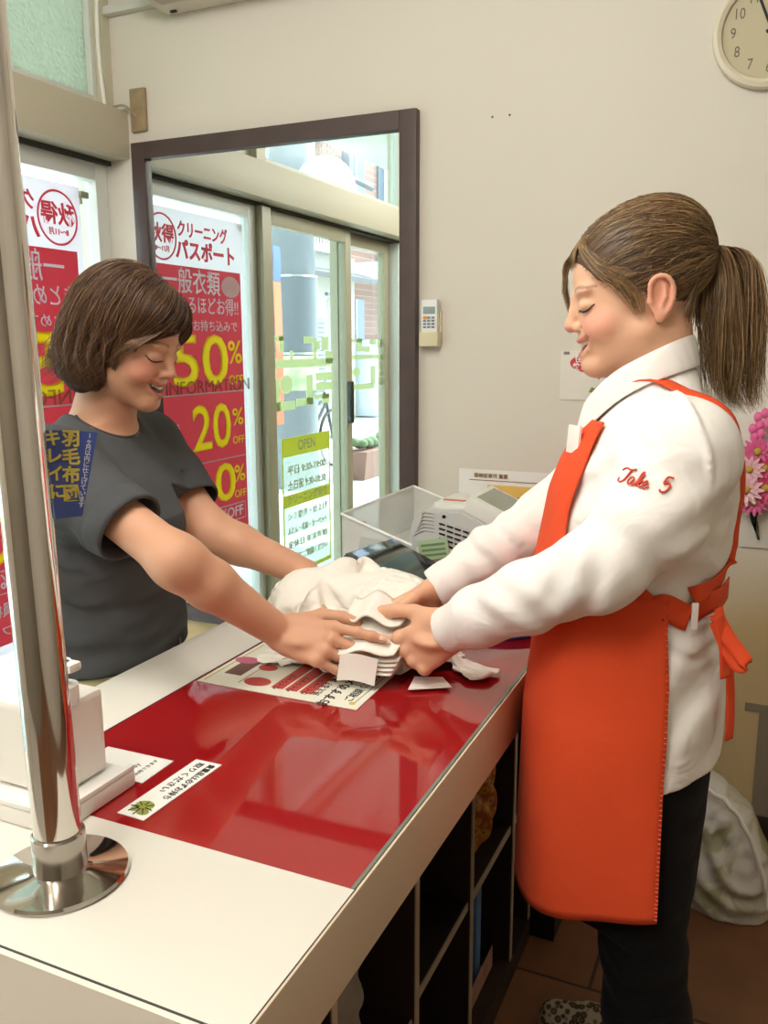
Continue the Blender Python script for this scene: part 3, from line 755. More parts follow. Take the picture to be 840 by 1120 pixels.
for y0, y1, z in ((.537, .793, .31), (.807, 1.06, .34), (1.074, 1.323, .37), (1.337, 1.598, .37), (1.612, 1.748, .37)):
    d = MB().box(-.85, -.438, y0, y1, z-.008, z+.008).build('shelf', M_in, ct)
    MB().box(-.4379, -.4355, y0, y1, z-.008, z+.008).build('edge_strip', M_de, d)
MB().box(-.87, -.43, .46, 1.765, 0, .06).build('plinth', mat('plinth_brown', '#33231a', .5), ct)
MB().box(-.85, -.33, .457, YB-.01, ZT-.09, ZT-.036).build('top_rail', M_in, ct)
# red panel under glass
def red_mat():
    m = mat('red_under_glass', '#98161a', .035, spec=.6, coat=.35); return m
rp = thing('red_counter_sheet', 'glossy red counter sheet under glass let into the white top', 'counter sheet', (-.55, 1.4, ZT))
MB().box(-.777, -.3297, .6495, YB-.004, ZT-.0055, ZT-.0005).build('red_sheet', red_mat(), rp)
MB().box(-.3295, -.3255, .6495, YB-.004, ZT-.0055, ZT+.0).build('glass_edge', mat('green_glass_edge', '#6f786c', .15), rp)
MB().box(-.7786, -.7772, .6498, YB-.004, ZT-.0055, ZT+.0003).build('dark_joint', M_dark, rp)

# ------------------------------------------------------------------ chrome pole with flange
po = thing('chrome_pole', 'polished chrome pole rising from a round flange on the counter', 'pole', (-.595, .555, ZT))
M_chrome = mat('chrome', '#d4cec8', .07, metal=1.)
PCX, PCY = -.593, .553
MB().cyl((PCX, PCY, ZT+.03), (PCX-.04, PCY+.004, ZC), .0220, n=48, cap=False).build('tube', M_chrome, po)
MB().lathe([(0, .0), (.062, 0), (.0635, .003), (.062, .006), (.03, .009), (.027, .010), (.0, .010)], (PCX, PCY, ZT), 64).build('flange', M_chrome, po)
MB().lathe([(0, .009), (.0248, .009), (.0248, .046), (.0232, .048), (0, .048)], (PCX, PCY, ZT), 48).build('collar', mat('steel_collar', '#a8a29a', .16, metal=1.), po)
# blue card hung from the pole
bc = thing('blue_promotion_card', 'blue promotion card with yellow lettering sticking out from the chrome pole', 'card', (-.60, .58, 1.17))
cA, cB = Vector((-.610, .591, 1.286)), Vector((-.579, .626, 1.282))     # top edge from the pole outwards
def card_pt(u, v):   # u 0..1 out from the pole, v 0..1 downwards
    top = cA.lerp(cB, u); bot = Vector((-.596, .582, 1.205)).lerp(Vector((-.588, .608, 1.204)), u)
    p = top.lerp(bot, v); p.y += .004*math.sin(PI*u)*(.4+.6*v); return p
MB().grid([[card_pt(u, v) for v in np.linspace(0, 1, 9)] for u in np.linspace(0, 1, 9)], .0008).build('sheet', mat('card_blue', '#3c4f94', .5), bc)
def on_card(strs, m, name):
    mb = MB()
    for s, u, v, size, b in strs:
        p = card_pt(u, v); dx = card_pt(min(u+.05, 1), v)-card_pt(max(u-.05, 0), v); dz = card_pt(u, max(v-.05, 0))-card_pt(u, min(v+.05, 1))
        n = dx.normalized().cross(dz.normalized())
        mb.text(s, size, frame(p+n*.001, dx, dz), .0004, b)
    mb.build(name, m, bc, smooth=False)
on_card([(c, .47, .1+.21*i, .0165, .03) for i, c in enumerate('羽毛布団')]+[(c, .12, .1+.2*i, .0155, .03) for i, c in enumerate('キレイに')], mat('card_yellow', '#d9c558', .6), 'yellow_lettering')
on_card([(c, .85, .05+.068*i, .0058, .01) for i, c in enumerate('1ヶ月以内に仕上げています')], mat('card_white', '#d7d9e4', .6), 'white_lettering')
# ------------------------------------------------------------------ figures: shared builders
def skin_mat(name):
    m = mat(name, '#d8a482', .5, sss=.12, spec=.35, bump=(160, .06)); N = m.node_tree.nodes
    a = N.new('ShaderNodeAttribute'); a.attribute_name = 'pigment'
    m.node_tree.links.new(a.outputs['Color'], N['Principled BSDF'].inputs['Base Color']); return m
M_skin = skin_mat('skin')
def head_rows(yaw, pitch, roll=0.):
    """rows forward, left, up for a head looking along yaw (angle in plan) and pitched down"""
    f = np.array([math.cos(yaw)*math.cos(pitch), math.sin(yaw)*math.cos(pitch), -math.sin(pitch)])
    l = np.array([-math.sin(yaw), math.cos(yaw), 0]); u = np.cross(f, l)
    return np.stack([f, l*math.cos(roll)+u*math.sin(roll), -l*math.sin(roll)+u*math.cos(roll)])
def add_head(F, o, R, sc, smile=1., plump=1.):
    F.frame(o, R, sc)
    F.ell((1.4, 0, 4.8), (9.3, 7.3, 8.1), 1)
    F.ell((4.8, 0, -1.3), (6.2, 6.1*plump, 7.4), 2)
    for s in (1, -1):
        F.ell((7.5, 3.7*s, -2.5), (2.7, 2.5*plump, 2.3), 1.6)
        F.cap((2.6, 5.0*s*plump, -4.2), (8.9, 1.3*s, -8.0), 2.0, 1.7, 2.2)
        F.ell((9.6, 2.7*s, 3.3), (1.1, 2.3, .8), 1.2)
    F.ell((9.4, 0, -7.7), (1.9, 2.1, 1.7), 1.4)
    F.ell((9.0, 0, -4.6), (2.4, 2.7, 2.5), 1.2)
    for s in (1, -1): F.ell((12.0, 3.1*s, 1.0), (1.45, 1.9, 1.05), 1., 's')
    for s in (1, -1): F.ell((9.35, 3.05*s, 1.15), (1.4, 1.75, 1.15), .45)
    F.path([(10.7, 0, 2.6), (11.2, 0, .7), (12.0, 0, -1.1)], [.7, .75, .95], .5, k0=1.2)
    F.ell((12.0, 0, -1.55), (1.0, 1.0, .85), .5)
    for s in (1, -1): F.ell((11.1, 1.12*s, -1.85), (.85, .62, .7), .4)
    for s in (1, -1): F.ell((11.55, .6*s, -2.62), (.5, .32, .35), .12, 's')
    # mouth: opening with raised corners, lips
    def sf(l, u):        # depth of the face surface at (l, u)
        p = F._w((15, l, u)); d = -np.array(R)[0]
        for _ in range(40): p = p+d*float(F.at(p))*.8
        return float((p-np.array(o))@np.array(R)[0])/sc
    mc = [(sf(l, u)-.25, l, u) for l, u in ((3.7, -3.45), (2.3, -4.3), (.75, -4.8))]
    line = mc+[(a, -b, c) for a, b, c in mc[::-1]]
    if smile > .5:
        F.path([(p[0]+.15, p[1], p[2]-.05) for p in line], [.3, .62, .8, .8, .62, .3], .12, 's')
        F.path([(p[0]-.05, p[1], p[2]+(.4, .8, .95, .95, .8, .4)[i]) for i, p in enumerate(line)], [.2, .32, .38, .38, .32, .2], .3)
        F.path([(p[0]-.15, p[1], p[2]-(.3, 1.0, 1.3, 1.3, 1.0, .3)[i]) for i, p in enumerate(line)], [.2, .42, .52, .52, .42, .2], .3)
    # nasolabial crease
    for s in (1, -1): F.path([(10.6, 1.7*s, -1.9), (9.9, 2.7*s, -3.0), (9.0, 3.4*s, -4.3)], [.1, .16, .08], .45, 's')
    # ears
    for s in (1, -1):
        E = np.array([[.985, .17*s, .0], [-.17*s, .985, 0], [0, 0, 1]])
        F.ell((-.3, 7.35*s, .2), (1.95, .75, 3.2), .35, R=E)
        F.ell((.2, 8.1*s, .4), (1.25, .55, 2.2), .25, 's')
        hel = [(1.2, 7.75*s, .6), (.9, 7.9*s, 2.4), (-.5, 8.05*s, 3.1), (-1.8, 8.1*s, 2.2), (-2.0, 8.0*s, .3), (-1.2, 7.8*s, -1.6), (-.1, 7.6*s, -2.6)]
        F.path([tuple(q) for q in bez(hel, 16)], .36, .18)
        F.path([(-.9, 7.85*s, 1.6), (-.75, 7.9*s, 0), (-.2, 7.8*s, -1.2)], [.3, .36, .3], .25)
        F.ell((.25, 7.45*s, -2.45), (.8, .55, .95), .3); F.ell((1.35, 7.5*s, -.2), (.5, .5, .65), .25)
    return line
def head_paint(me, o, R, sc, base, lip, blush, shade, extra=()):
    v = verts_of(me); q = ((v-np.array(o))@np.array(R).T)/sc
    def blob(c, r, p=2): return np.clip(1-(((q-np.array(c))/np.array(r))**2).sum(1), 0, 1)**.5
    L = []
    for s in (1, -1):
        L.append((.55*blob((8.6, 4.6*s, -1.9), (3.5, 3.4, 2.6)), blush))
        L.append((.5*blob((0, 8, 0)if s > 0 else (0, -8, 0), (3, 2, 4)), blush))
    L.append((.45*blob((12.2, 0, -1.7), (1.4, 1.4, 1.3)), blush))
    # lips
    t = np.abs(q[:, 1]); mid = -4.85+.42*np.clip(t-.5, 0, 4)
    up = np.clip(1-np.abs(q[:, 2]-(mid+.98-.16*t))/(.45-.05*t), 0, 1); lo = np.clip(1-np.abs(q[:, 2]-(mid-1.38+.34*t))/(.6-.08*t), 0, 1)
    on = (q[:, 0] > 8.4) & (t < 3.7)
    L.append((np.clip(2.2*np.maximum(up, lo), 0, 1)*on*.85, lip))
    inm = np.clip(1-np.abs(q[:, 2]-(mid-.12))/(.85-.16*t), 0, 1)*(q[:, 0] < 11.05-.22*t*t)*(q[:, 0] > 6.5)*(t < 3.5)
    L.append((np.clip(3*inm, 0, 1)*.95, '#5a201c'))
    # eyebrows
    for s in (1, -1):
        l = q[:, 1]*s; arc = 3.5+.35*np.sin((l-1.4)/3.4*PI)+.05*(l-1.4)
        m = np.clip(1-np.abs(q[:, 2]-arc)/(.42-.05*(l-1.4)), 0, 1)*(l > 1.3)*(l < 5.2)*(q[:, 0] > 6)
        L.append((np.clip(1.6*m, 0, 1)*.62, shade))
    L += [(f(q), c) for f, c in extra]
    paint(me, base, L)
def face_bits(parent, F, o, R, sc, lash='#1d1310', teeth=None):
    W = lambda p: np.array(o)+(np.array(p, float)*sc)@np.array(R)
    def on_skin(p, off):
        p = W(p)
        for _ in range(5): p = p-F.grad(p)*(F.at(p)-off)
        return p
    for s in (1, -1):
        pts = [on_skin((10.9-.16*(a-1.3)**2, a*s, .70-.38*math.sin((a-1.5)/3.4*PI)+.10*(a-1.5)), .0004) for a in np.linspace(1.5, 5.0, 12)]
        fw = np.array(R)[0]
        mb = MB(); n = len(pts)
        mb.tube(pts, [.0004+.0009*math.sin(PI*min(1, (i+.5)/n)) for i in range(n)], 6)
        for i in range(1, n):
            a = pts[i]; out = (fw*.8+np.array(R)[1]*s*(i/n*.8-.1)-np.array(R)[2]*.75)
            mb.tube([a, a+out*.0022, a+out*.0038+np.array(R)[2]*.0008], [.0003, .00022, .0001], 4)
        mb.build('eyelashes', mat('lash', lash, .6), parent)
    if teeth:
        mb = MB()
        xs_ = np.linspace(-2.5, 2.5, 10)
        for a, b in zip(xs_, xs_[1:]):
            m = (a+b)/2; f = 10.85-.24*m*m
            q = [W((f, m, -4.42+.22*abs(m)))]
            M = frame(q[0], np.array(R)[1], np.array(R)[2])
            mb.box(-(b-a)*.48*sc, (b-a)*.48*sc, -.45*sc, .36*sc, -.25*sc, .2*sc, .1*sc, M=M)
        mb.build('teeth', mat('teeth', '#e9e2d4', .25), parent)

FINGERS = [(.030, .004, (.041, .024, .020), .0083), (.010, .008, (.045, .028, .021), .0086), (-.010, .005, (.041, .026, .020), .0081), (-.028, -.003, (.033, .019, .018), .0072)]
def add_hand(F, W, d, n, hand, curls, spread=(6, 1, -4, -10), thumb=((.55, .75, -.35), (.9, .35, -.25), (1, .1, -.3)), sc=1., k=.006):
    """five-fingered hand from the wrist W; d palm direction, n back of the hand; hand=+1/-1 puts the thumb side; returns finger tips"""
    F.frame()
    W = np.array(W, float); d = np.array(d, float); d /= np.linalg.norm(d); n = np.array(n, float); n -= d*(n@d); n /= np.linalg.norm(n)
    s = np.cross(n, d)*hand          # towards the thumb
    P = lambda a, b, c: W+sc*(a*d+b*s+c*n)
    # palm: four metacarpal rays blended, thenar and hypothenar pads
    for (b, a0, _, r) in FINGERS:
        F.cap(P(.004, b*.55, -.001), P(.082+a0, b, 0), .0125*sc, .0105*sc, .012, flat=.85, fdir=n)
    F.ell(P(.04, 0, -.004), (.03*sc, .03*sc, .013*sc), .012)
    F.cap(P(.02, .018, -.010), P(.05, .026, -.012), .014*sc, .011*sc, .012)
    F.cap(P(.02, -.02, -.010), P(.055, -.024, -.009), .0125*sc, .010*sc, .012)
    out = []
    for (b, a0, ls, r), cu, sp in zip(FINGERS, curls, spread):
        p = P(.083+a0, b, 0); ang = 0; pts = [p]; sp = math.radians(sp)
        dd = d*math.cos(sp)+s*math.sin(sp)
        F.ell(p+n*.002*sc, (r*1.12*sc,)*3, .006)
        for l, c in zip(ls, cu):
            ang += math.radians(c); v = dd*math.cos(ang)-n*math.sin(ang); p = p+v*l*sc; pts.append(p)
        rs = [r*1.03*sc, r*.98*sc, r*.9*sc, r*.74*sc]
        F.path(pts, rs, .0025, k0=.006)
        for q in pts[1:3]: F.ell(q, (r*1.03*sc,)*3, .003)
        out.append(pts)
    p = P(.018, .022, -.006); pts = [p]
    for l, t in zip((.044, .034, .027), thumb):
        v = t[0]*d+t[1]*s+t[2]*n; v /= np.linalg.norm(v); p = p+v*l*sc; pts.append(p)
    F.path(pts, [.0135*sc, .0112*sc, .0102*sc, .0082*sc], .004, k0=.014)
    out.append(pts)
    return out
def add_nails(parent, fingers, n, r=.0062):
    """thin nail plates on the finger backs"""
    mb = MB(); n = np.array(n, float)
    for pts in fingers:
        a, b = np.array(pts[-2]), np.array(pts[-1]); v = (b-a)/np.linalg.norm(b-a)
        up = n-v*(n@v); up /= max(np.linalg.norm(up), 1e-6); sd = np.cross(v, up); c = b-v*.001
        mb.grid([[c+v*(u*.006)+sd*(w*.0052)+up*(.0068-.0022*w*w-.0012*u*u) for w in (-1, -.5, 0, .5, 1)] for u in (-1, -.4, .3, 1)], .0006)
    mb.build('nails', mat('nail', '#dba890', .25), parent)
def add_arm(F, S, E, W, rs=(.046, .038, .036, .024), k=.015):
    F.frame(); S, E, W = map(np.array, (S, E, W)); m = E+(W-E)*.3
    F.cap(S, E, rs[0], rs[1]*.96, k); F.cap(E, m, rs[1]*.96, rs[2], .03); F.cap(m, W, rs[2], rs[3], k)
def cloth_mat(name, c, rough=.85, weave=900, strength=.12, vary=None, trans=0., wrinkle=0.):
    m = mat(name, c, rough, spec=.2, sheen=.02, vary=vary); nt = m.node_tree; N = nt.nodes; L = nt.links
    tc = N.new('ShaderNodeTexCoord'); b = N['Principled BSDF']
    w1 = N.new('ShaderNodeTexNoise'); w1.inputs['Scale'].default_value = weave; L.new(tc.outputs['Object'], w1.inputs['Vector'])
    bp = N.new('ShaderNodeBump'); bp.inputs['Strength'].default_value = strength; bp.inputs['Distance'].default_value = .001
    L.new(w1.outputs['Fac'], bp.inputs['Height'])
    if wrinkle:
        w2 = N.new('ShaderNodeTexNoise'); w2.inputs['Scale'].default_value = 14; w2.inputs['Detail'].default_value = 2; w2.inputs['Distortion'].default_value = 1.2; L.new(tc.outputs['Object'], w2.inputs['Vector'])
        b2 = N.new('ShaderNodeBump'); b2.inputs['Strength'].default_value = wrinkle; b2.inputs['Distance'].default_value = .012
        L.new(w2.outputs['Fac'], b2.inputs['Height']); L.new(b2.outputs[0], bp.inputs['Normal'])
    L.new(bp.outputs[0], b.inputs['Normal']); return m
def hair_mat(name, c1, c2, c3):
    m = bpy.data.materials.new(name); m.use_nodes = True; nt = m.node_tree; N = nt.nodes; L = nt.links; b = N['Principled BSDF']
    b.inputs['Roughness'].default_value = .38; b.inputs['Specular IOR Level'].default_value = .45
    hi = N.new('ShaderNodeHairInfo'); cr = N.new('ShaderNodeValToRGB'); e = cr.color_ramp.elements
    e[0].color = lin(c1); e[1].color = lin(c3); q = e.new(.5); q.color = lin(c2)
    L.new(hi.outputs['Random'], cr.inputs[0]); L.new(cr.outputs[0], b.inputs['Base Color']); return m
def flow(F, root, dirs, step, n, off, pull=None):
    """hair lines that run over the solid F: root (m,3), dirs(p, i) -> wanted direction"""
    p = np.array(root, float); out = [p.copy()]
    for i in range(n):
        d = dirs(p, i); d = d/np.maximum(np.linalg.norm(d, axis=1, keepdims=True), 1e-9)
        p = p+d*step; g = F.grad(p); dist = F.at(p)[:, None]
        far = np.clip((np.abs(dist)-.02)/.02, 0, 1)
        p = p-g*(dist-off[:, None])*(1-far)*.85
        out.append(p.copy())
    return np.stack(out, 1)
# ------------------------------------------------------------------ the clerk
cl = thing('person', 'person with blond brown ponytail in white shirt and orange apron handing over the cloth bundle', 'person', (-.16, 1.27, 0))
cO, cR, cS = (-.166, 1.245, 1.42), head_rows(math.radians(198), math.radians(11)), .00895
CL = Field()
CL.rings([(.76, -.165, 1.25, .09, .13, 0), (.84, -.17, 1.25, .11, .15, 0), (.95, -.175, 1.25, .112, .145, 0), (1.05, -.175, 1.25, .108, .138, 0), (1.15, -.165, 1.25, .105, .142, .15), (1.22, -.155, 1.25, .08, .13, .25), (1.26, -.15, 1.25, .055, .09, .25)], .02, p=2.2)
LS, LE, LW = (-.092, 1.105, 1.235), (-.182, 1.035, 1.092), (-.396, 1.118, .964)
RS, RE, RW = (-.175, 1.385, 1.235), (-.315, 1.34, 1.095), (-.462, 1.245, .985)
add_arm(CL, LS, LE, LW, (.036, .034, .035, .025)); add_arm(CL, RS, RE, RW, (.036, .034, .035, .025))
CL.frame()
for hp, kn, an, toe in (((-.16, 1.175, .8), (-.125, 1.165, .48), (-.095, 1.165, .08), (-.22, 1.15, .03)), ((-.17, 1.325, .8), (-.17, 1.39, .46), (-.142, 1.52, .08), (-.24, 1.525, .03))):
    CL.cap(hp, kn, .06, .04, .03); CL.cap(kn, an, .038, .03, .02); CL.cap(an, toe, .026, .018, .02)
CL.cap((-.155, 1.25, 1.26), cO, .05, .05, .03)
add_head(CL, cO, cR, cS, plump=1.06)
CL.frame(cO, cR, cS); CL.cap((.6, 0, -5), (.9, 0, -13.5), 5.3, 5.4, 3); CL.frame()
lh = add_hand(CL, LW, (-.78, .04, -.60), (.12, -.95, .12), -1, ((24, 34, 22), (40, 45, 30), (50, 50, 30), (55, 45, 30)), sc=1.0,
              thumb=((.75, .62, -.25), (.82, .52, -.1), (.86, .40, -.2)))
rh = add_hand(CL, RW, (-.72, -.28, -.48), (-.25, .55, .8), 1, ((30, 35, 25),)*4, sc=.95)
me = CL.mesh('clerk_body', .0025, zs=[(0, .5, .006), (.5, .86, .004), (.86, 1.0, .0022), (1.0, 1.27, .005), (1.27, 1.6, .0019)])
head_paint(me, cO, cR, cS, '#dcab8c', '#c0655c', '#d98a76', '#6a4a36')
body = link('body', me, M_skin, cl, angle=None)
face_bits(cl, CL, cO, cR, cS, teeth=True)
add_nails(cl, [lh[4]], (0, -1, .3))
# trousers and shoe
T = Field()
T.rings([(.55, -.155, 1.25, .10, .145, 0), (.70, -.165, 1.25, .118, .158, 0), (.84, -.17, 1.25, .128, .165, 0), (.95, -.172, 1.25, .12, .155, 0)], .03, p=2.2)
T.path([(-.145, 1.17, .74), (-.13, 1.165, .60), (-.115, 1.162, .50), (-.106, 1.162, .40), (-.096, 1.165, .24), (-.095, 1.165, .05)], [.084, .070, .058, .060, .056, .056], .02)
T.path([(-.165, 1.325, .74), (-.172, 1.37, .56), (-.172, 1.39, .46), (-.155, 1.46, .24), (-.142, 1.518, .05)], [.08, .068, .055, .05, .05], .02)
T.wave((-.11, 1.11, .5), (.2, 0, 1), .05, .003, (.06, .1, .09), 1.5).wave((-.09, 1.12, .68), (.5, 0, .8), .06, .003, (.09, .1, .08), 1.)
T.box((-.412, 1.25, .8), (.1, .3, .1), 0, .004, 's')
link('trousers', T.mesh('t', .005), cloth_mat('black_cotton', '#070708', .9), cl, angle=None)
def shoe(c, yaw, far=True):
    S = Field(); R = head_rows(yaw, 0.); S.frame(c, R, .01)
    S.path([(-9, 0, 3.2), (-3, 0, 3.4), (4, 0, 3.0), (11, 0, 2.6)], [3.2, 3.3, 3.7, 3.2], 2).cap((-6, 0, 5), (-5, 0, 8), 3.3, 3.4, 2).cap((-5, 0, 7), (-4.8, 0, 13), 2.7, 2.8, .3, 's')
    S.plane((0, 0, .9), (0, 0, -1), .3)
    S2 = Field(); S2.frame(c, R, .01); S2.path([(-9, 0, 1.1), (-3, 0, 1.1), (4, 0, 1.1), (11, 0, 1.1)], [3.5, 3.5, 4.0, 3.5], 2); S2.plane((0, 0, 1.6), (0, 0, 1), .2).plane((0, 0, .05), (0, 0, -1), .2)
    m = mat('leopard_canvas', '#8d7a60', .8); nt = m.node_tree
    if 'v' not in nt.nodes:
        N = nt.nodes; L = nt.links; tc = N.new('ShaderNodeTexCoord'); v = N.new('ShaderNodeTexVoronoi'); v.name = 'v'; v.inputs['Scale'].default_value = 75; L.new(tc.outputs['Object'], v.inputs['Vector'])
        cr = N.new('ShaderNodeValToRGB'); e = cr.color_ramp.elements; e[0].position = .25; e[0].color = lin('#6b5138'); e[1].position = .6; e[1].color = lin('#b8a98c'); q = e.new(.42); q.color = lin('#1a1411')
        L.new(v.outputs['Distance'], cr.inputs[0]); L.new(cr.outputs[0], N['Principled BSDF'].inputs['Base Color'])
    o = link('shoe', S.mesh('s', .004), m, cl, angle=None, label='leopard print canvas shoe')
    link('sole', S2.mesh('s', .004), mat('sole_white', '#b9b2a4', .7), o, angle=None)
shoe((-.203, 1.528, 0), math.radians(182)); shoe((-.135, 1.165, 0), math.radians(186))
def on_surface(F, p, ray, n=40):
    p = np.array(p, float); r = np.array(ray, float); r /= np.linalg.norm(r)
    for _ in range(n): p = p+r*F.at(p)*.8
    return p
# white shirt: torso, sleeves, collar
SH = Field()
tor = [(.775, -.172, 1.25, .138, .180, 0), (.85, -.170, 1.25, .139, .176, 0), (.93, -.168, 1.25, .132, .166, 0), (1.0, -.172, 1.25, .128, .160, 0), (1.05, -.172, 1.25, .128, .158, 0), (1.10, -.166, 1.25, .127, .158, .1), (1.16, -.160, 1.25, .124, .160, .20),
       (1.20, -.155, 1.25, .114, .160, .26), (1.24, -.152, 1.25, .096, .148, .27), (1.275, -.150, 1.25, .074, .120, .27), (1.30, -.150, 1.25, .058, .085, .27), (1.33, -.155, 1.25, .055, .062, .27)]
SH.rings(tor, 0, p=2.25)
SH.ell((-.10, 1.125, 1.232), (.046, .046, .046), .05).ell((-.165, 1.38, 1.232), (.046, .046, .046), .05)
SH.path([(-.098, 1.115, 1.230), (-.124, 1.072, 1.16), (-.18, 1.038, 1.092), (-.28, 1.068, 1.035), (-.352, 1.098, .992), (-.402, 1.119, .96)], [.054, .055, .050, .045, .040, .032], .02, k0=.06)
SH.path([(-.165, 1.385, 1.24), (-.24, 1.37, 1.165), (-.315, 1.34, 1.09), (-.40, 1.285, 1.03), (-.455, 1.248, .99)], [.06, .056, .05, .042, .033], .02, k0=.03)
# cuffs: bands with an open end
for a, b, r in (((-.362, 1.101, .985), (-.406, 1.122, .957), .0355), ((-.425, 1.27, 1.012), (-.465, 1.243, .983), .0365)):
    SH.cap(a, b, r, r*.97, .004)
for W, d in ((LW, (-.74, .22, -.5)), (RW, (-.74, -.45, -.5))):
    d = np.array(d)/np.linalg.norm(d); W = np.array(W)
    SH.plane(W+d*.016, d, .003) if False else None
    SH.cap(W+d*.002, W+d*.08, .0275, .0275, .004, 's')
    SH.box(W+d*.075, (.06, .06, .06), 0, .002, 's', R=np.stack([d, np.cross(d, [0, 0, 1])/np.linalg.norm(np.cross(d, [0, 0, 1])), np.cross(np.cross(d, [0, 0, 1])/np.linalg.norm(np.cross(d, [0, 0, 1])), d)*-1]))
# folds
for c, d, wl, a, r, wp in (((-.15, 1.02, 1.17), (-.5, 0, -.85), .06, .0022, (.08, .06, .08), .9), ((-.195, .99, 1.085), (-.85, .1, .35), .045, .0028, (.06, .06, .05), .9), ((-.29, 1.03, 1.03), (-.5, .2, -.8), .05, .0018, (.08, .06, .05), .8),
                           ((-.215, 1.08, 1.19), (-.6, 0, .8), .045, .003, (.05, .08, .06), .6), ((-.07, 1.08, 1.13), (.6, 0, -.8), .06, .003, (.05, .08, .08), .8), ((-.05, 1.12, 1.06), (.2, 0, -1), .04, .003, (.06, .1, .05), 1.),
                           ((-.06, 1.10, .90), (.92, 0, -.4), .06, .0042, (.07, .12, .11), .5), ((-.38, 1.27, 1.05), (-.7, -.3, -.5), .045, .003, (.08, .07, .06), .8), ((-.115, 1.07, 1.25), (-.7, 0, -.5), .05, .002, (.06, .06, .05), .6),
                           ((-.05, 1.14, .97), (.15, 0, 1), .03, .0022, (.06, .12, .025), 1.)):
    SH.wave(c, d, wl, a*1.45, r, wp)
SH.ell((-.168, 1.25, 1.338), (.058, .060, .045), .008, 's')
SH.plane((-.15, 1.25, .775), (.12, 0, -1), .002).plane((-.3165, 1.2, .8), (-1, 0, 0), .004) if False else SH.plane((-.15, 1.25, .775), (.12, 0, -1), .002)
SH.rings([(.74, -.170, 1.25, .131, .172, 0), (.80, -.168, 1.25, .128, .166, 0)], .004, 's', p=2.25)
cam0 = np.array((0, 0, 1.36))
seam = []
for p in ((-.101, 1.0, 1.311), (-.087, 1.0, 1.297), (-.075, 1.0, 1.274), (-.063, 1.0, 1.246), (-.058, 1.0, 1.217)):
    d_ = np.array(p)-cam0; seam.append(on_surface(SH, p, d_))
SH.path([tuple(q) for q in bez(seam, 12)], .0036, .005)
SH.box((-.4165, 1.25, .8), (.1, .3, .1), 0, .006, 's')
M_shirt = cloth_mat('white_shirt', '#ece8e3', .8, 700, .08, wrinkle=.4)
shirt = link('shirt', SH.mesh('s', .0032), M_shirt, cl, angle=None)
# collar: stand and turned-down leaf with a long front point
def collar():
    mb = MB(); rows = []
    n = 44
    for i in range(n):
        t = i/(n-1); a = math.radians(205)+t*math.radians(310)      # from her front around the back
        ca, sa = math.cos(a), math.sin(a)
        z0 = 1.338+.034*ca; front = max(0, -ca)
        base = np.array((-.172+.060*ca-.006, 1.25+.062*sa, z0-.012-.035*front**2))
        outer = np.array((-.170+.074*ca-.022*front, 1.25+.080*sa, z0-.040-.055*front**1.5))
        mid = np.array((-.172+.066*ca-.010*front, 1.25+.072*sa, z0+.004-.028*front**2))
        low = np.array((-.172+.060*ca, 1.25+.062*sa, z0-.045-.03*front))
        for _ in range(4): outer = outer-SH.grad(outer)*(SH.at(outer)-.0035)
        rows.append([low, base, mid*.5+base*.5+np.array((0, 0, .004)), mid, mid*.6+outer*.4+np.array((.0, 0, .002)), outer])
    P = np.array(rows)
    mb.grid(P, .002)
    o = mb.build('collar', M_shirt, shirt, angle=None); md = o.modifiers.new('s', 'SUBSURF'); md.levels = 1; md.render_levels = 2
collar()
# embroidered lettering on the near sleeve
def decal(F, body, size, c, xd, ray, off, m, name, parent, shear=.0, bold=.0, width=None):
    me, w, h = text_mesh(body, size, .0, bold, 'CENTER', shear)
    v = verts_of(me); xd = np.array(xd, float); xd /= np.linalg.norm(xd); rd = np.array(ray, float); rd /= np.linalg.norm(rd)
    yd = np.cross(-rd, xd); yd /= np.linalg.norm(yd); xd = np.cross(yd, -rd)
    k = width/w if width else 1
    P = np.array(c)+v[:, :1]*k*xd+v[:, 1:2]*yd-rd*.05
    for _ in range(40): P = P+rd*(F.at(P)*.8)[:, None]
    P = P-rd*off; me.vertices.foreach_set('co', P.astype(np.float32).ravel()); me.update()
    return link(name, me, m, parent, smooth=False)
M_emb = mat('red_thread', '#d2432a', .7)
def embroider(F, paths, c, xd, ray, unit, r, name):
    xd = np.array(xd, float); xd /= np.linalg.norm(xd); rd = np.array(ray, float); rd /= np.linalg.norm(rd)
    yd = np.cross(-rd, xd); yd /= np.linalg.norm(yd); xd = np.cross(yd, -rd); mb = MB()
    for p in paths:
        q = bez([(a, b, 0) for a, b in p], 6*len(p))
        P = np.array(c)+(q[:, :1]+.28*q[:, 1:2])*unit*xd+q[:, 1:2]*unit*yd-rd*.06
        for _ in range(40): P = P+rd*(F.at(P)*.8)[:, None]
        mb.tube(P-rd*.0009, r, 6)
    return mb.build(name, M_emb, shirt)
TAKE = [[(-.1, 1.2), (.15, 1.5), (.6, 1.45), (1.15, 1.62)], [(.75, 1.5), (.6, .9), (.5, .4), (.25, .02), (-.05, .08), (-.05, .38)],
        [(1.32, .72), (1.08, .8), (.9, .4), (1.0, .08), (1.22, .2), (1.36, .7), (1.33, .2), (1.46, .05), (1.66, .3)],
        [(1.66, .3), (1.95, 1.1), (1.98, 1.5), (1.82, 1.4), (1.76, .8), (1.72, .05)], [(1.74, .38), (1.95, .75), (2.12, .68), (1.95, .45), (1.82, .42), (2.05, .1), (2.2, .05), (2.38, .25)],
        [(2.38, .25), (2.66, .55), (2.6, .76), (2.42, .65), (2.38, .3), (2.52, .05), (2.78, .1), (2.95, .32)]]
FIVE = [[(.75, 1.45), (.2, 1.45), (.1, .85), (.45, .95), (.75, .65), (.55, .1), (.15, .02), (-.05, .2)]]
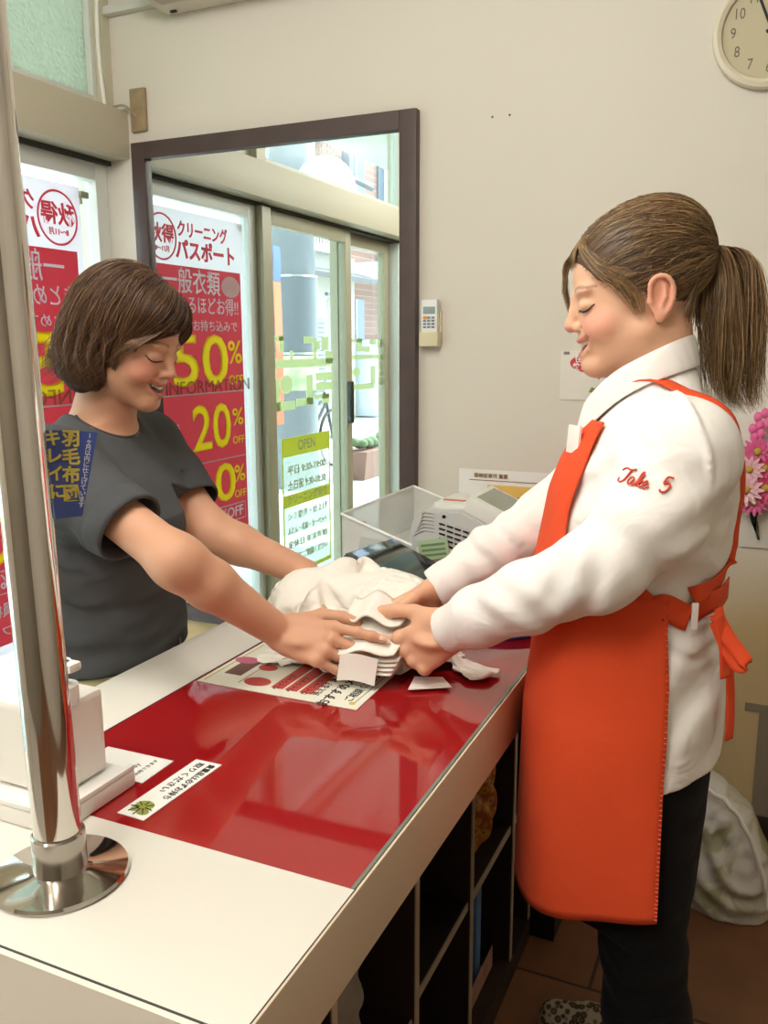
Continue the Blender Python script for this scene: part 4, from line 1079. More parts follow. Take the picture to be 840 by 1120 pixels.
embroider(SH, TAKE, (-.160, 1.0, 1.203), (.97, .1, -.16), (-.1, 1, -.05), .0118, .0011, 'embroidery')
embroider(SH, FIVE, (-.112, 1.0, 1.196), (.97, .1, -.12), (-.1, 1, -.05), .0118, .0013, 'embroidery')
# orange apron: bib wrapped over the chest, skirt falling to the knee, straps and bow
M_ap = cloth_mat('orange_cotton', '#e0502a', .8, 500, .15, vary=(6, .05), wrinkle=.12)
def ell_pt(z, a, grow):
    R_ = np.array(sorted(tor)); g = [np.interp(z, R_[:, 0], R_[:, i]) for i in range(1, 6)]
    p = 2.25; c, s = math.cos(a), math.sin(a); k = (abs(c/(g[2]+grow))**p+abs(s/(g[3]+grow))**p)**(-1/p)
    th = g[4]; return np.array((g[0]+k*c*math.cos(th)-k*s*math.sin(th), g[1]+k*c*math.sin(th)+k*s*math.cos(th), z))
skirt = []
zs_ = list(np.linspace(1.045, .558, 34))
A0, A1 = math.radians(180-108), math.radians(180+115)     # from her right side round the front to her left (near) side
for z in zs_:
    t = (1.045-z)/.5; row = []
    for i in range(72):
        u = i/71; a = A0+(A1-A0)*u
        zz = z-.012*math.sin(PI*u)*t**3+.05*t**3*u**2+.07*t**3*(1-u)**2
        if z >= .79: p = ell_pt(z, a, .007)
        else:
            p = ell_pt(.79, a, .007); dn = (.79-z)
            ctr = np.array((-.178, 1.25, 0)); v = p-ctr; v[2] = 0
            p = p+v/np.linalg.norm(v)*(.006*dn/.25)
        fold = .007*t**1.5*math.sin(u*17+1.+.6*math.sin(3*z))+.004*t*math.sin(u*31+2)
        v = p-np.array((-.178, 1.25, p[2])); v /= np.linalg.norm(v); p = p+v*fold
        p[2] = zz
        p[0] = max(p[0], -.3195) if zz > .76 else p[0]
        if zz <= .76: p[0] = max(p[0], -.342)
        row.append(p)
    skirt.append(row)
sk = MB().grid(skirt, .0025)
apron = sk.build('apron', M_ap, cl, angle=None)
bib = []
for z in np.linspace(1.262, 1.035, 24):
    t = (1.262-z)/.227; hw = math.radians(44+14*t**2+ (28*t**6)); row = []
    for i in range(36):
        a = PI-hw+2*hw*i/35+.05; p = ell_pt(z, a, .0095)
        row.append(p)
    bib.append(row)
bb = MB().grid(bib, .0025).build('bib', M_ap, apron, angle=None)
# stitched side edge
sd = np.array([r[-1] for r in skirt]); mbs = MB()
for i in range(1, 64):
    u = i/64*(len(sd)-1); k = min(int(u), len(sd)-2); p = sd[k]+(sd[k+1]-sd[k])*(u-k)
    mbs.tube([p+np.array((-.004, -.0012, 0)), p+np.array((.0, -.0016, 0))], .0007, 5)
mbs.build('edge_stitching', mat('stitch_orange', '#f07048', .7), apron)
def ribbon(pts, w, wd, name, th=.0018, n=24):
    L_ = bez(pts, n); wd = np.array(wd, float); P = []
    for i, p in enumerate(L_):
        t = L_[min(i+1, n-1)]-L_[max(i-1, 0)]; t /= np.linalg.norm(t); s = wd-t*(wd@t); s /= np.linalg.norm(s)
        P.append([p+s*w*k for k in (-.5, -.2, .2, .5)])
    return MB().grid(P, th).build(name, M_ap, apron, angle=None)
def over(pts, F, off):
    out = []
    for p in bez(pts, 16):
        for _ in range(4): p = p-F.grad(p)*(F.at(p)-off)
        out.append(p)
    return out
# near shoulder strap from the bib corner over the shoulder and down the back
ribbon(over([(-.245, 1.19, 1.262), (-.21, 1.197, 1.295), (-.165, 1.185, 1.315), (-.13, 1.172, 1.318), (-.09, 1.158, 1.305), (-.055, 1.155, 1.28), (-.035, 1.17, 1.25), (-.03, 1.20, 1.2)], SH, .003), .022, (.2, 1, .3), 'strap')
ribbon(over([(-.245, 1.335, 1.262), (-.20, 1.35, 1.30), (-.14, 1.345, 1.322), (-.085, 1.33, 1.30), (-.045, 1.30, 1.24)], SH, .003), .024, (0, 1, .3), 'strap')
ribbon(over([(-.045, 1.20, 1.24), (-.03, 1.23, 1.17), (-.035, 1.24, 1.10), (-.045, 1.20, 1.06), (-.075, 1.12, 1.045)], SH, .003), .022, (.2, .6, .5), 'back_strap')
# waist tie and bow
ribbon(over([(-.13, 1.07, 1.035), (-.09, 1.085, 1.03), (-.065, 1.105, 1.03)], SH, .004), .034, (0, 0, 1), 'waist_tab')
ribbon(over([(-.06, 1.11, 1.033), (-.045, 1.15, 1.03), (-.04, 1.2, 1.03), (-.04, 1.25, 1.03)], SH, .005), .03, (0, 0, 1), 'waist_tie')
MB().box(-.004, .004, -.002, .002, -.017, .017, .001, M=frame((-.071, 1.092, 1.03), (1, .3, 0), (0, 1, 0))).build('tie_buckle', mat('buckle_white', '#d9d2cc', .4), apron)
ribbon([(-.048, 1.13, 1.025), (-.032, 1.12, 1.0), (-.015, 1.11, .982), (-.008, 1.105, .972), (-.018, 1.11, .968), (-.032, 1.12, .985), (-.048, 1.13, 1.015)], .018, (.1, .5, .9), 'bow_loop')
ribbon([(-.045, 1.14, 1.03), (-.035, 1.15, .98), (-.026, 1.16, .93), (-.022, 1.165, .87), (-.022, 1.17, .84)], .014, (.6, .7, .2), 'bow_tail')
ribbon([(-.045, 1.12, 1.025), (-.034, 1.12, .985), (-.03, 1.12, .945)], .018, (.6, .7, .2), 'bow_tail')
# name badge
bp_ = ell_pt(1.235, PI+.42, .012); bn_ = bp_-np.array((-.155, 1.25, 1.235)); bn_ /= np.linalg.norm(bn_)
bd_ = MB().box(-.016, .016, -.019, .019, 0, .004, .0012, M=frame(bp_+bn_*.002, np.cross((0, 0, 1), bn_), (.1, 0, 1))).build('name_badge', M_white, apron, label='white name badge')
# hair: gathered cap, ponytail, side locks
HC = Field(); HC.frame(cO, cR, cS)
HC.ell((.6, 0, 5.6), (10.0, 7.9, 8.9), 1).ell((-2.6, 0, 8.2), (7.6, 6.6, 6.7), 2).ell((-6.5, 0, 4.6), (3.6, 4.2, 3.6), 2.5)
HC.ell((10.6, 0, -.4), (4.9, 7.6, 8.0), .8, 's')
for s in (1, -1): HC.ell((2.6, 9.2*s, -3.0), (5.4, 3.6, 5.9), .6, 's')
HC.ell((-2, 0, -9.2), (9, 9, 7.6), 1., 's')
M_h1 = hair_mat('clerk_hair', '#3d2b1d', '#75583b', '#b39465')
hair = link('hair', HC.mesh('h', .0035), mat('clerk_hair_base', '#56402c', .5, bump=(90, .3)), cl, angle=None)
Wc = lambda p: np.array(cO)+(np.array(p, float)*cS)@cR
tie = Wc((-9.4, 0, 5.2))
lines = []
def from_local(P): return np.array(cO)+(np.asarray(P)*cS)@cR
N_ = 2600
hv = verts_of(hair.data); rt = hv[rng.choice(len(hv), N_)]+rng.normal(0, .0012, (N_, 3))
off = rng.uniform(.0002, .0028, N_)
for _ in range(5): g = HC.grad(rt); rt = rt-g*(HC.at(rt)-off)[:, None]
st = np.linalg.norm(tie-rt, axis=1, keepdims=True)/15
wob = rng.normal(0, .12, (N_, 3))
FL = flow(HC, rt, lambda p, i: (tie-p)/np.maximum(np.linalg.norm(tie-p, axis=1, keepdims=True), 1e-6)+wob*(1-i/16)+np.array(cR)[2]*.28*(1-i/8 if i < 8 else 0), st, 15, off)
for l in FL: lines.append(l[:max(4, int(rng.uniform(9, 16)))])
# ponytail
pc_ = [(-9.2, 0, 5.2), (-11.0, 0, 5.6), (-12.2, 0, 2.0), (-11.6, .3, -4.0), (-11.0, .3, -10.0), (-10.8, .2, -15.0), (-11.2, 0, -18.5)]
pc_ = bez(pc_, 26)
pr = np.interp(np.linspace(0, 1, 26), [0, .08, .25, .5, .75, 1], [.7, 1.7, 3.3, 4.6, 4.4, 3.2])
clump = [(rng.uniform(0, 2*PI), math.sqrt(rng.random())*.9, rng.uniform(0, 6.28), rng.uniform(.8, 1.7), rng.uniform(.4, 1.1), rng.uniform(-1.2, 1.2)) for _ in range(34)]
for k in range(2100):
    ca, cr_, ph, fr, am, sw = clump[k % 34]; a, r = rng.uniform(0, 2*PI), math.sqrt(rng.random())*.26
    w_ = np.linspace(0, 1, 26); P = pc_.copy(); ln = int(rng.uniform(16, 27)); fly = rng.random() < .1
    spread = np.interp(w_, [0, .2, .7, 1], [1.6, 1., .85, 1.1])
    dx = (cr_*math.cos(ca)+r*spread*math.cos(a))*pr; dy = (cr_*math.sin(ca)+r*spread*math.sin(a))*pr*.85
    P[:, 0] += dx+am*w_*np.sin(fr*6*w_+ph)+sw*w_**2+.15*np.sin(9*w_+k); P[:, 1] += dy+am*w_*np.cos(fr*6*w_+ph)
    P[:, 2] += dx*.45*np.exp(-((w_-.1)/.14)**2)+sw*w_
    if fly: P[:, 0] += w_**2*rng.uniform(-4, 2.)
    lines.append(from_local(P[:ln]))
# fringe swept from the parting to both sides and locks in front of the ear
for k in range(420):
    u = rng.random(); s = 1 if k % 3 else -1
    st_ = np.array((8.2-1.6*u+rng.normal(0, .2), rng.uniform(-.6, 1.4)*s, 11.0+rng.normal(0, .3)))
    if k % 3 == 0:      # far side: outline in front of the forehead
        P = bez([st_, (10.7+rng.normal(0, .25), -2.6, 8.2), (11.6+rng.normal(0, .2), -4.4+rng.normal(0, .4), 4.4), (11.3+rng.normal(0, .2), -5.2+rng.normal(0, .4), 1.6+rng.normal(0, 1))], 16)
    else:               # near side: over the temple
        v = rng.random()
        P = bez([st_, (9.6-1.2*v, 3.6+.8*v, 9.3), (8.3-2.5*v+rng.normal(0, .2), 6.3+.5*v, 5.6), (5.2-2.6*v+rng.normal(0, .3), 7.5, 1.6+rng.normal(0, .5)), (3.4-1.2*v+rng.normal(0, .3), 7.6+rng.normal(0, .15), -2.6)], 18)[:int(rng.uniform(11, 18))]
    lines.append(from_local(P))
for k in range(260):     # swept across the top of the forehead
    v = rng.random()
    P = bez([(7.9+rng.normal(0, .2), 1.2-1.5*v, 11.2+rng.normal(0, .2)), (9.7+.4*v, 2.2-3.5*v, 9.4+.3*rng.random()), (10.5, 2.2-5.5*v, 7.4+rng.normal(0, .3))], 10) if k % 2 else \
        bez([(7.6, .8, 11.4+rng.normal(0, .15)), (8.6, 3.6+rng.normal(0, .4), 9.6), (7.3+rng.normal(0, .3), 5.9, 7.0), (4.5, 7.3, 4.8+rng.normal(0, .4)), (.5, 7.9, 4.4+rng.normal(0, .3))], 16)
    lines.append(from_local(P))
for k in range(140):     # nape hair rising to the tie
    s = rng.choice((1, -1)); a = rng.uniform(.2, 1)
    lines.append(from_local(bez([(-3.2-3.5*(1-a)+rng.normal(0, .3), 6.4*a*s, -2.5-2.5*(1-a)+rng.normal(0, .6)), (-6.2-1.5*(1-a), 4.6*a*s, 1.2+rng.normal(0, .4)), (-9.0, 1.0*a*s, 4.8)], 12)))
strands('hair_strands', lines, rng.uniform(.00022, .00042, len(lines)), M_h1, hair)
MB().lathe([(.010, -.006), (.0145, -.003), (.0145, .003), (.010, .006), (.009, 0), (.010, -.006)], Wc((-9.9, 0, 5.3)), 20, Matrix(np.array([cR[2], cR[1], cR[0]]).T.tolist()).to_4x4()).build('hair_tie', mat('tie_black', '#141212', .6), hair)
# ------------------------------------------------------------------ the customer
cu = thing('person', 'person with brown bob in dark grey short sleeved top reaching over the counter', 'person', (-1.04, 1.12, 0))
uO, uR, uS = (-.99, 1.13, 1.366), head_rows(math.radians(9), math.radians(21), math.radians(-2)), .0087
TH = math.radians(12)
CU = Field()
CU.rings([(.55, -1.06, 1.10, .09, .145, TH), (.85, -1.04, 1.11, .10, .13, TH), (.95, -1.035, 1.11, .10, .13, TH), (1.06, -1.03, 1.12, .115, .145, TH), (1.14, -1.035, 1.13, .10, .15, TH), (1.195, -1.045, 1.135, .075, .14, TH), (1.235, -1.05, 1.135, .05, .10, TH)], .02, p=2.2)
uRS, uRE, uRW = (-1.005, .985, 1.185), (-.752, .955, 1.062), (-.664, 1.078, .932)
uLS, uLE, uLW = (-1.06, 1.285, 1.185), (-.90, 1.24, 1.035), (-.735, 1.285, .968)
add_arm(CU, uRS, uRE, uRW, (.034, .036, .036, .0245)); add_arm(CU, uLS, uLE, uLW, (.034, .036, .035, .0245))
CU.cap((-1.06, 1.03, .75), (-1.06, 1.0, .1), .06, .045, .03).cap((-1.06, 1.19, .75), (-1.06, 1.2, .1), .06, .045, .03)
CU.cap((-1.045, 1.135, 1.225), (-1.0, 1.13, 1.32), .052, .05, .03)
add_head(CU, uO, uR, uS, plump=1.04); CU.frame()
h1_ = add_hand(CU, uRW, (.95, .0, -.10), (.05, -.80, .60), 1, ((2, 10, 8), (22, 34, 22), (38, 42, 26), (42, 42, 26)), spread=(3, 1, -1, -3), sc=.95, thumb=((.75, .6, -.25), (.93, .2, -.2), (.97, -.05, -.2)))
h2_ = add_hand(CU, uLW, (.93, -.1, -.2), (.1, .25, .95), -1, ((18, 22, 16),)*4, sc=.95)
me = CU.mesh('customer_body', .0026, zs=[(0, .86, .008), (.86, .99, .0024), (.99, 1.2, .005), (1.2, 1.52, .002)])
head_paint(me, uO, uR, uS, '#cc9a7c', '#b0574e', '#cf7e6a', '#5e4233')
link('body', me, M_skin, cu, angle=None)
face_bits(cu, CU, uO, uR, uS, teeth=True)
add_nails(cu, [h1_[0]], (.05, -.55, .83))
# dark grey knitted top with short sleeves
KN = Field()
KN.rings([(.845, -1.035, 1.11, .128, .155, TH), (.90, -1.035, 1.112, .126, .153, TH), (.96, -1.03, 1.115, .122, .150, TH), (1.03, -1.02, 1.12, .135, .162, TH), (1.09, -1.02, 1.125, .135, .165, TH), (1.14, -1.032, 1.13, .112, .164, TH), (1.19, -1.045, 1.135, .085, .152, TH), (1.225, -1.05, 1.135, .064, .115, TH), (1.25, -1.045, 1.135, .05, .07, TH)], 0, p=2.25)
KN.ell((-1.03, 1.0, 1.185), (.062, .06, .055), .03).ell((-1.075, 1.275, 1.185), (.062, .06, .055), .03)
KN.path([(-1.01, 1.0, 1.175), (-.95, .978, 1.147), (-.850, .966, 1.105)], [.060, .060, .058], .02, k0=.03)
KN.path([(-1.06, 1.275, 1.18), (-1.0, 1.265, 1.12), (-.955, 1.255, 1.085)], [.062, .058, .055], .02, k0=.03)
for a, b, k in (((-.850, .966, 1.105), np.array(uRE)-np.array(uRS), .0), ((-.955, 1.255, 1.085), np.array(uLE)-np.array(uLS), 0)):
    d = b/np.linalg.norm(b); a = np.array(a)-d*.0
    s1 = np.cross(d, [0, 0, 1]); s1 /= np.linalg.norm(s1)
    KN.box(a+d*.07, (.06, .08, .08), 0, .003, 's', R=np.stack([d, s1, np.cross(d, s1)]))
    KN.cap(a-d*.012, a+d*.04, .049, .05, .003, 's')
    # cuff band seam
    e1, e2 = s1, np.cross(d, s1); rr = .0605
    KN.path([a-d*.026+rr*(e1*math.cos(t)+e2*math.sin(t)) for t in np.linspace(0, 2*PI, 17)], .0022, .004, 's')
# neckline
KN.ell((-1.0, 1.135, 1.268), (.082, .088, .050), .006, 's', R=[[.93, 0, -.37], [0, 1, 0], [.37, 0, .93]])
KN.plane((-1.0, 1.1, .846), (0, 0, -1), .003)
for c, d, wl, a, r, wp in (((-.93, 1.05, .99), (-.1, .2, 1), .075, .006, (.12, .12, .09), 1.1), ((-.95, .96, .96), (.4, 0, 1), .06, .006, (.09, .1, .09), 1.3), ((-.92, 1.0, 1.08), (-.6, .4, .8), .06, .004, (.07, .08, .07), 1.),
                           ((-.97, .95, 1.15), (.7, .2, -.6), .045, .004, (.07, .07, .06), 1.), ((-.93, 1.1, .9), (.2, -.2, 1), .045, .004, (.1, .1, .05), 1.2), ((-.95, .97, 1.07), (.2, 0, 1), .04, .005, (.06, .06, .05), 1.)):
    KN.wave(c, d, wl, a, r, wp)
KN.box((-.80, 1.1, .78), (.1035, .4, .085), 0, .006, 's')
M_kn = cloth_mat('charcoal_knit', '#4b4c4e', .9, 350, .25, vary=(40, .06))
top = link('knit_top', KN.mesh('k', .0035), M_kn, cu, angle=None)
# neckline band
n_ = []
for t in np.linspace(0, 2*PI, 61)[:-1]:
    R3 = np.array([[.93, 0, -.37], [0, 1, 0], [.37, 0, .93]])
    d = np.array((math.cos(t), math.sin(t), 0))@R3
    lo, hi = np.array((-1.0, 1.135, 1.268)), None
    # walk around the opening edge: point on the cutting ellipsoid that is also on the knit surface
    best = None
    for el in np.linspace(-1.5, .2, 60):
        q = np.array((.082*math.cos(t)*math.cos(el), .088*math.sin(t)*math.cos(el), .050*math.sin(el)))@R3+lo
        v = abs(float(KN.at(q)))+(.0 if el < 0 else .01)*0
        pre = q
        if best is None or v > 1e9: best = (v, q, el)
        best = min(best, (v, q, el), key=lambda x: (round(x[0], 4), -x[2]))
    n_.append(best[1])
n_ = np.array(n_)
for _ in range(6): n_ = (np.roll(n_, 1, 0)+n_*2+np.roll(n_, -1, 0))/4
MB().tube([tuple(p) for p in n_], .0032, 8, closed=True).build('neck_band', mat('charcoal_band', '#434446', .9), top)
# beige trousers with a belt
P_ = Field()
P_.rings([(.40, -1.06, 1.10, .10, .16, TH), (.70, -1.05, 1.10, .12, .175, TH), (.84, -1.038, 1.11, .118, .150, TH), (.868, -1.036, 1.11, .112, .144, TH)], 0, p=2.2)
P_.cap((-1.06, 1.0, .45), (-1.06, 1.0, .05), .085, .07, .03).cap((-1.06, 1.2, .45), (-1.06, 1.2, .05), .085, .07, .03)
P_.plane((-.906, 0, .5), (1, 0, 0), .004)
P_.plane((0, 0, .845), (0, 0, 1), .003).plane((0, 0, .02), (0, 0, -1), .003)
link('trousers', P_.mesh('p', .006), cloth_mat('beige_cotton', '#c3b68d', .8), cu, angle=None)
for y in (1.0, 1.2):
    S = Field(); R = head_rows(TH, 0.); S.frame((-1.03, y, 0), R, .01)
    S.path([(-8, 0, 3), (0, 0, 3.2), (10, 0, 2.4)], [3.2, 3.5, 3.1], 2); S.plane((0, 0, .3), (0, 0, -1), .2)
    link('shoe', S.mesh('s', .006), mat('shoe_brown', '#3a2c24', .5), cu, angle=None)
bl = []
for a in np.linspace(0, 2*PI, 49)[:-1]:
    c, s = math.cos(a), math.sin(a); x, y = .127*c, .155*s
    bl.append((-1.037+x*math.cos(TH)-y*math.sin(TH), 1.11+x*math.sin(TH)+y*math.cos(TH), .852))
MB().grid([[(p[0], p[1], z) for z in (.842, .85, .858, .866)] for p in bl+[bl[0]]], .002).build('belt', mat('belt_black', '#17181c', .4), cu)
f_ = frame((-1.037+.128*math.cos(TH+.12)-.0, 1.10+.130*math.sin(TH+.12), .854), (-math.sin(TH), math.cos(TH), 0), (0, 0, 1))
MB().box(-.016, .016, .011, .014, 0, .004, M=f_).box(-.016, .016, -.014, -.011, 0, .004, M=f_).box(-.016, -.013, -.011, .011, 0, .004, M=f_).box(.013, .016, -.011, .011, 0, .004, M=f_).build('belt_buckle', M_chrome, cu)
# wavy bob
HB = Field(); HB.frame(uO, uR, uS)
HB.ell((-.2, 0, 5.4), (10.6, 8.7, 9.4), 1).ell((-.2, 0, 8.5), (7.6, 6.6, 6.3), 2)
for s in (1, -1): HB.ell((-1.8, 6.3*s, -1.6), (5.6, 3.2, 8.6), 2.5)
HB.ell((-6.0, 0, -1.4), (4.9, 7.2, 8.6), 2.5)
HB.ell((7.2, 0, 8.4), (4.0, 6.6, 4.2), 2)
HB.ell((10.8, 0, -1.8), (7.4, 8.0, 8.4), 1.2, 's').ell((6.0, 0, -9.5), (7.6, 6.4, 7.5), 1., 's').ell((0, 0, -9), (4.6, 4.6, 9), 1., 's')
for k in range(16):
    a = PI*(.22+1.56*k/15); HB.wave((8.2*math.cos(a), 8.2*math.sin(a), -1.5+.8*math.sin(3.*k)), (-math.sin(a), math.cos(a), .35), 2.6*uS, .35*uS, (3.5*uS,)*3, .8, ph=k*1.7)
hair2 = link('hair', HB.mesh('h', .004), mat('customer_hair_base', '#3a281d', .9, bump=(80, .35)), cu, angle=None)
Wu = lambda P: np.array(uO)+(np.asarray(P)*uS)@uR
N_ = 3200
hv = verts_of(hair2.data); hl = ((hv-np.array(uO))@np.array(uR).T)/uS
top = np.nonzero((hl[:, 2] > 2) & (np.sqrt(hl[:, 0]**2+hl[:, 1]**2) > 0))[0]
low = np.nonzero((hl[:, 2] <= 2) & (hl[:, 2] > -6))[0]
rt = np.concatenate([hv[rng.choice(top, int(N_*.8))], hv[rng.choice(low, N_-int(N_*.8))]])+rng.normal(0, .0015, (N_, 3))
part = np.array(Wu((4.5, 1.8, 13.5)))
off = rng.uniform(.0003, .005, N_)
for _ in range(6): g = HB.grad(rt); rt = rt-g*(HB.at(rt)-off)[:, None]
out0 = rt-part; dn = -np.array(uR)[2]*.75+np.array((0, 0, -.35))
wv = rng.uniform(0, 6.28, N_); wl = rng.uniform(.5, .9, N_)
def dirs(p, i):
    loc = ((p-np.array(uO))@np.array(uR).T)/uS
    d = dn+out0/np.maximum(np.linalg.norm(out0, axis=1, keepdims=True), 1e-6)*(.75 if i < 6 else .15)
    front = np.clip((loc[:, 0]-4)/4, 0, 1)*np.clip((loc[:, 2]-0)/5, 0, 1)
    sgn = np.where(loc[:, 1] > 2.2, 1, -1)
    d = d+front[:, None]*(np.array(uR)[1]*sgn[:, None]*.9-np.array(uR)[0]*.15)
    amp = np.clip((7-loc[:, 2])/9, 0, 1.2)*.8
    side = np.cross(d, HB.grad(p)); d = d+side*(amp*np.sin(i*wl+wv))[:, None]*1.0
    return d
ln = rng.integers(15, 27, N_)
FL = flow(HB, rt, dirs, .0092, 26, off)
loc = ((FL-np.array(uO))@np.array(uR).T)/uS
lines2 = []
for k in range(N_):
    bad = np.nonzero((loc[k, :, 2] < -8.4) | ((loc[k, :, 0] > 5.0) & (loc[k, :, 2] < 1.6) & (np.abs(loc[k, :, 1]) < 7.2)) | ((loc[k, :, 0] > 8.2) & (loc[k, :, 2] < 3.2)))[0]
    n = min(ln[k], bad[0] if len(bad) else 99)
    if n < 5: continue
    lines2.append(FL[k, :n+1])
for k in range(620):     # loose curled ends at the nape
    a = rng.uniform(PI*.36, PI*1.64); r = rng.uniform(.9, 1.1); ph = rng.uniform(0, 6.28)
    b = np.array((-2.5+7.5*r*math.cos(a), 8.0*r*math.sin(a), rng.uniform(-4, 2)))
    t = np.linspace(0, 1, 14)
    P = np.stack([b[0]-1.6*t+.7*np.sin(5*t+ph), b[1]*(1+.12*t)+.7*np.cos(5*t+ph), b[2]-6.5*t], 1); lines2.append(Wu(P))
for k in range(330):     # swept fringe down both temples
    s = 1 if k % 2 else -1; v = rng.random()
    P = bez([(5.5+rng.normal(0, .5), 1.8, 13.4+rng.normal(0, .2)), (9.6, 1.8+1.8*s*(1-v*.3), 10.6), (10.6-1.2*v, 1.8*(s > 0)+4.4*s, 6.6), (8.6-3.0*v, 7.2*s, 2.8), (6.2-3.2*v+rng.normal(0, .3), 8.1*s, -1.0+rng.normal(0, .6)), (4.4-3*v, 8.3*s, -4.2+rng.normal(0, 1))], 20)
    lines2.append(Wu(P[:int(rng.uniform(13, 20))]))
strands('hair_strands', lines2, rng.uniform(.0002, .0004, len(lines2)), hair_mat('customer_hair', '#2a1a12', '#553a27', '#8f6a48'), hair2)

# ------------------------------------------------------------------ the cloth bundle between them
cb = thing('cloth_bundle', 'crumpled white cloth bundle held by both people on the red counter', 'laundry', (-.6, 1.25, ZT))
M_cb = cloth_mat('white_cloth', '#ece7dd', .75, 600, .08, wrinkle=.35)
o = link('cloth', BUNDLE, M_cb, cb, angle=None); o.modifiers.new('t', 'SOLIDIFY').thickness = .0016; md = o.modifiers.new('s', 'SUBSURF'); md.levels = 1; md.render_levels = 2
# folded layers drawn out between the two pairs of hands
def layer(pts0, pts1, th, ph, m, name, amp=.003):
    a, b = bez(pts0, 22), bez(pts1, 22); P = []
    for v in np.linspace(0, 1, 9):
        P.append([a[i]*(1-v)+b[i]*v+np.array((0, 0, amp*math.sin(i*.55+ph+v*2.0))) for i in range(22)])
    MB().grid(P, th).build(name, m, cb, angle=None)
for k in range(4):
    z = .884+.0062*k; dy = .0025*k
    layer([(-.61+.003*k, 1.085+dy, z-.002), (-.555, 1.080+dy, z), (-.485+.003*k, 1.092+dy, z+.001)], [(-.63, 1.17, z+.012), (-.56, 1.18, z+.014), (-.48, 1.17, z+.012)], .0025, k*.5, M_cb, 'folded_layer', .0015)
layer([(-.60, 1.082, .911), (-.545, 1.078, .915), (-.48, 1.095, .918)], [(-.61, 1.17, .95), (-.545, 1.175, .955), (-.47, 1.17, .945)], .003, .5, M_cb, 'folded_layer', .0045)
layer([(-.575, 1.125, .945), (-.54, 1.118, .957), (-.485, 1.13, .948)], [(-.59, 1.19, .965), (-.54, 1.2, .972), (-.48, 1.19, .955)], .003, 1.4, M_cb, 'folded_layer', .005)
MB().grid([[(-.558+.058*u-.006*v, 1.074+.008*u, .914-.042*v+.003*math.sin(4*u)) for v in np.linspace(0, 1, 6)] for u in np.linspace(0, 1, 6)], .001).build('white_tag', mat('tag_paper', '#efe9e2', .6), cb, label='plain white laundry tag')
MB().prism([(-.46, 1.10), (-.405, 1.135), (-.43, 1.165), (-.47, 1.15)], .0015, Matrix.Translation((0, 0, ZT+.004))).build('paper_corner', mat('tag_paper', '#efe9e2', .6), cb)
# ------------------------------------------------------------------ things on the counter
# soap dispenser and its tray
sd = thing('soap_dispenser', 'white square pump bottle of hand sanitiser behind the chrome pole', 'dispenser', (-.71, .70, ZT))
MB().box(-.765, -.672, .632, .708, ZT+.022, ZT+.122, .010, seg=4).build('bottle', M_white, sd)
MB().cyl((-.684, .66, ZT+.12), (-.684, .66, ZT+.14), .017).cyl((-.684, .66, ZT+.14), (-.684, .66, ZT+.16), .006).build('collar', M_white, sd)
MB().box(-.702, -.662, .651, .669, ZT+.158, ZT+.168, .004).cyl((-.684, .66, ZT+.155), (-.684, .66, ZT+.168), .011).build('pump_head', M_white, sd)
tr = thing('white_tray', 'white plastic tray with raised rim under the pump bottle', 'tray', (-.74, .69, ZT))
t = MB().box(-.86, -.645, .60, .722, ZT+.0005, ZT+.02, .004)
t.box(-.86, -.645, .60, .607, ZT+.02, ZT+.026, .002).box(-.652, -.645, .607, .722, ZT+.02, ZT+.026, .002)
t.build('tray_body', mat('tray_white', '#e6e3de', .25), tr)
sb = thing('brochure_holder', 'clear acrylic brochure box at the left edge behind the chrome pole', 'holder', (-.82, .65, ZT))
s_ = MB()
for q in ((-.845, -.838, .62, .715), (-.79, -.783, .62, .715)): s_.box(q[0], q[1], q[2], q[3], ZT+.021, ZT+.075, .001)
s_.box(-.838, -.79, .62, .625, ZT+.021, ZT+.05).box(-.838, -.79, .71, .715, ZT+.021, ZT+.075)
s_.build('box', mat('clear_acrylic', '#eef0f0', .1, alpha=.45), sb)
MB().box(-.83, -.8, .635, .705, ZT+.022, ZT+.06).build('brochures', mat('brochure_white', '#e9e6ec', .6), sb, kind='stuff')
MB().box(-.7995, -.799, .66, .70, ZT+.035, ZT+.05).build('brochure_print', mat('brochure_plum', '#6a4660', .7), sb)

def sheet(name, label, cat, corners, m, z=ZT, th=.0008, group=None):
    """flat paper from four corners (far-left, far-right, near-right, near-left)"""
    t = thing(name, label, cat, (sum(c[0] for c in corners)/4, sum(c[1] for c in corners)/4, z), group)
    MB().prism([(c[0], c[1]) for c in corners][::-1], th, Matrix.Translation((0, 0, z))).build('sheet', m, t, smooth=False)
    return t
# QR sheet (code itself left out)
q = sheet('payment_sheet', 'white payment sheet partly under the tray', 'paper', ((-.742, .784), (-.641, .786), (-.64, .727), (-.742, .727)), M_paper, ZT)
MB().text('Pay', .012, frame((-.675, .755, ZT+.001), (0, 1, 0), (-1, 0, 0)), .0002, 0).text('ご利用できます', .007, frame((-.66, .755, ZT+.001), (0, 1, 0), (-1, 0, 0)), .0002, 0).build('lettering', mat('grey_ink', '#6f7378', .8), q, smooth=False)
